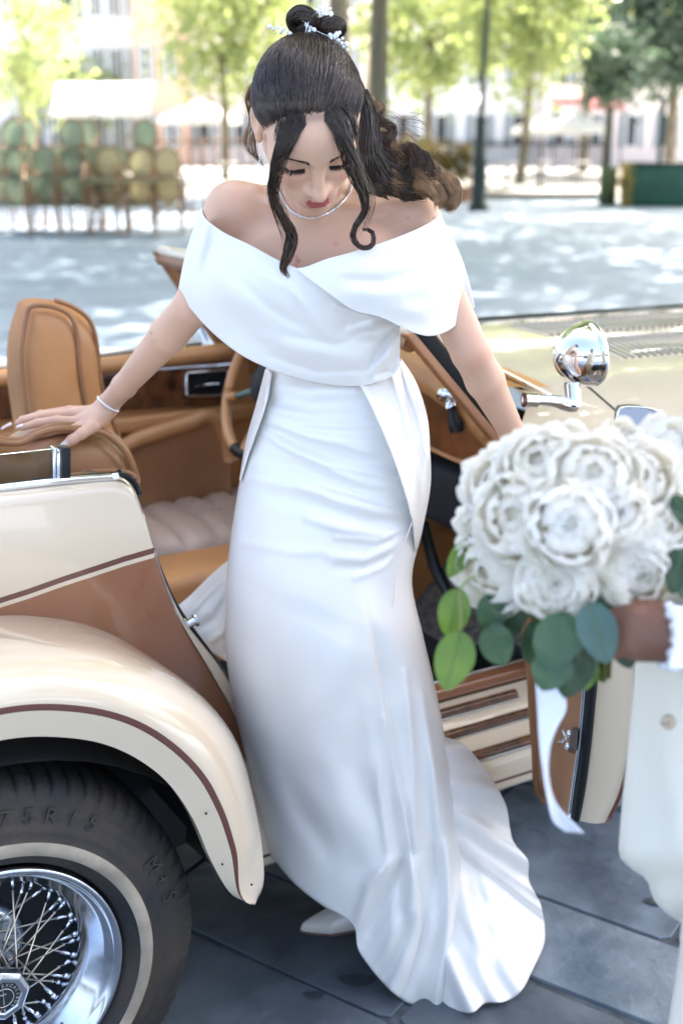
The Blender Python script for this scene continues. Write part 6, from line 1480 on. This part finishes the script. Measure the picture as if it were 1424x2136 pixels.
# ================================================================ CAFE CHAIRS, STACKED
wood = mat('rattan_frame', (.30, .155, .075), .5, var=.25, vscale=20); weaveg = leafmat('green_weave', (.27, .32, .24), (.20, .25, .18), .25, .8, 40, (1, 1, .9)); weavet = leafmat('tan_weave', (.50, .43, .28), (.42, .35, .22), .3, .8, 40, (1, 1, .8))
def make_chair(weave, label):
    t = thing('cafe_chair', (0, 0, 0), label, 'chair')
    for sx_ in (-.2, .2):
        for sy_ in (-.2, .2):
            m = M(); m.tube([(sx_ * 1.1, sy_ * 1.1, 0), (sx_, sy_, .45)], .017, 6); m.build('leg', wood, t, world_coords=False)
    m = M(); m.box((0, 0, .455), (.44, .44, .035)); m.build('seat', weave, t, world_coords=False, bevel=.01)
    o = [(.20 * math.cos(a), .21 + .05 * (.74 + .24 * math.sin(a) - .5), .72 + .24 * math.sin(a)) for a in np.linspace(0, 2 * math.pi, 21)]
    m = M(); m.tube(o, .016, 6, caps=False); m.tube([(-.2, .2, .45), (-.19, .22, .65)], .016, 6); m.tube([(.2, .2, .45), (.19, .22, .65)], .016, 6); m.build('back_frame', wood, t, world_coords=False)
    m = M(); m.add([np.array(k) + np.array([0, 0, 0]) for k in o[:-1]], [tuple(range(20))]); m.build('back_weave', weave, t, world_coords=False, smooth=False)
    m = M(); m.tube([(-.22, -.2, .2), (.22, -.2, .2)], .011, 6); m.build('stretcher', wood, t, world_coords=False)
    for sx_ in (-1, 1): m = M(); m.tube([(sx_ * .22, -.2, .45), (sx_ * .25, -.15, .66), (sx_ * .22, .2, .70)], .013, 6); m.build('armrest', wood, t, world_coords=False)
    return t
cg_ = make_chair(weaveg, 'x'); ct_ = make_chair(weavet, 'x'); ug = [False, False]
ords = ['bottom', 'middle', 'top']; nm = ['first', 'second', 'third', 'fourth', 'fifth', 'sixth']
def putchair(src, i, x, y, z, rz, lab, grp):
    o = src if not ug[i] else copy_tree(src); ug[i] = True; o.location = (x, y, z); o.rotation_euler = (0, 0, rz); o['label'] = lab; o['group'] = grp
for row, Y in enumerate((20.6, 21.5)):
    for c in range(4 if row == 0 else 6):
        px = (20 + c * 62) if row == 0 else (-14 + c * 62)
        for l in range(((3, 2, 3, 2), (2, 3, 2, 3, 2, 3))[row][c]):
            putchair(cg_, 0, fx(px, Y), Y, l * .41, math.pi * 0 + rnd.uniform(-.08, .08), '%s green-backed cafe chair of the %s stack from the left, %s row' % (ords[l] if l < 2 else 'topmost', nm[c], ('front', 'rear')[row]), 'stacked green-backed cafe chairs')
for c, px in enumerate((222, 288, 346)):
    for l in range(2): putchair(ct_, 1, fx(px, 20.5), 20.4, l * .38, rnd.uniform(-.06, .06), '%s tan-backed cafe chair of the %s tan stack' % (('lower', 'upper')[l], ('left', 'middle', 'right')[c]), 'stacked tan-backed cafe chairs')
# low dark trellis and tables behind the chairs
lat = thing('trellis', (fx(330, 24), 24, 0), 'brown wooden trellis screen left of the bride, behind the tan chairs', 'trellis')
for k in range(9):
    x = fx(318, 24) + k * .23; m = M(); m.box((x, 24, .75), (.035, .03, 1.5)); m.build('upright', wood, lat)
for k in range(4): m = M(); m.box((fx(318, 24) + .92, 24.035, .15 + k * .42), (1.9, .03, .035)); m.build('crosspiece', wood, lat)
def table(x, y, lab):
    t = thing('cafe_table', (x, y, 0), lab, 'table', 'small round cafe tables'); m = M(); m.lathe([(.72, .001), (.72, .34), (.745, .34), (.745, .001)], (x, y, 0), up, rt, 20); m.build('top', canvas, t); m = M(); m.tube([(x, y, 0), (x, y, .72)], .03, 8); m.build('pedestal', metal, t); m = M(); m.tube([(x, y, 0), (x, y, .04)], .2, 12); m.build('foot', metal, t)
for k, (px, Y) in enumerate(((380, 28), (440, 29), (470, 36), (1060, 36), (1130, 38), (1210, 37))): table(fx(px, Y), Y, 'round pale cafe table, ' + ['behind the trellis near the sleeve', 'just left of the bare shoulder', 'farther back under the parasol edge', 'right of the lamp post beyond the railing', 'in the middle beyond the railing', 'beyond the railing near the gate post'][k])
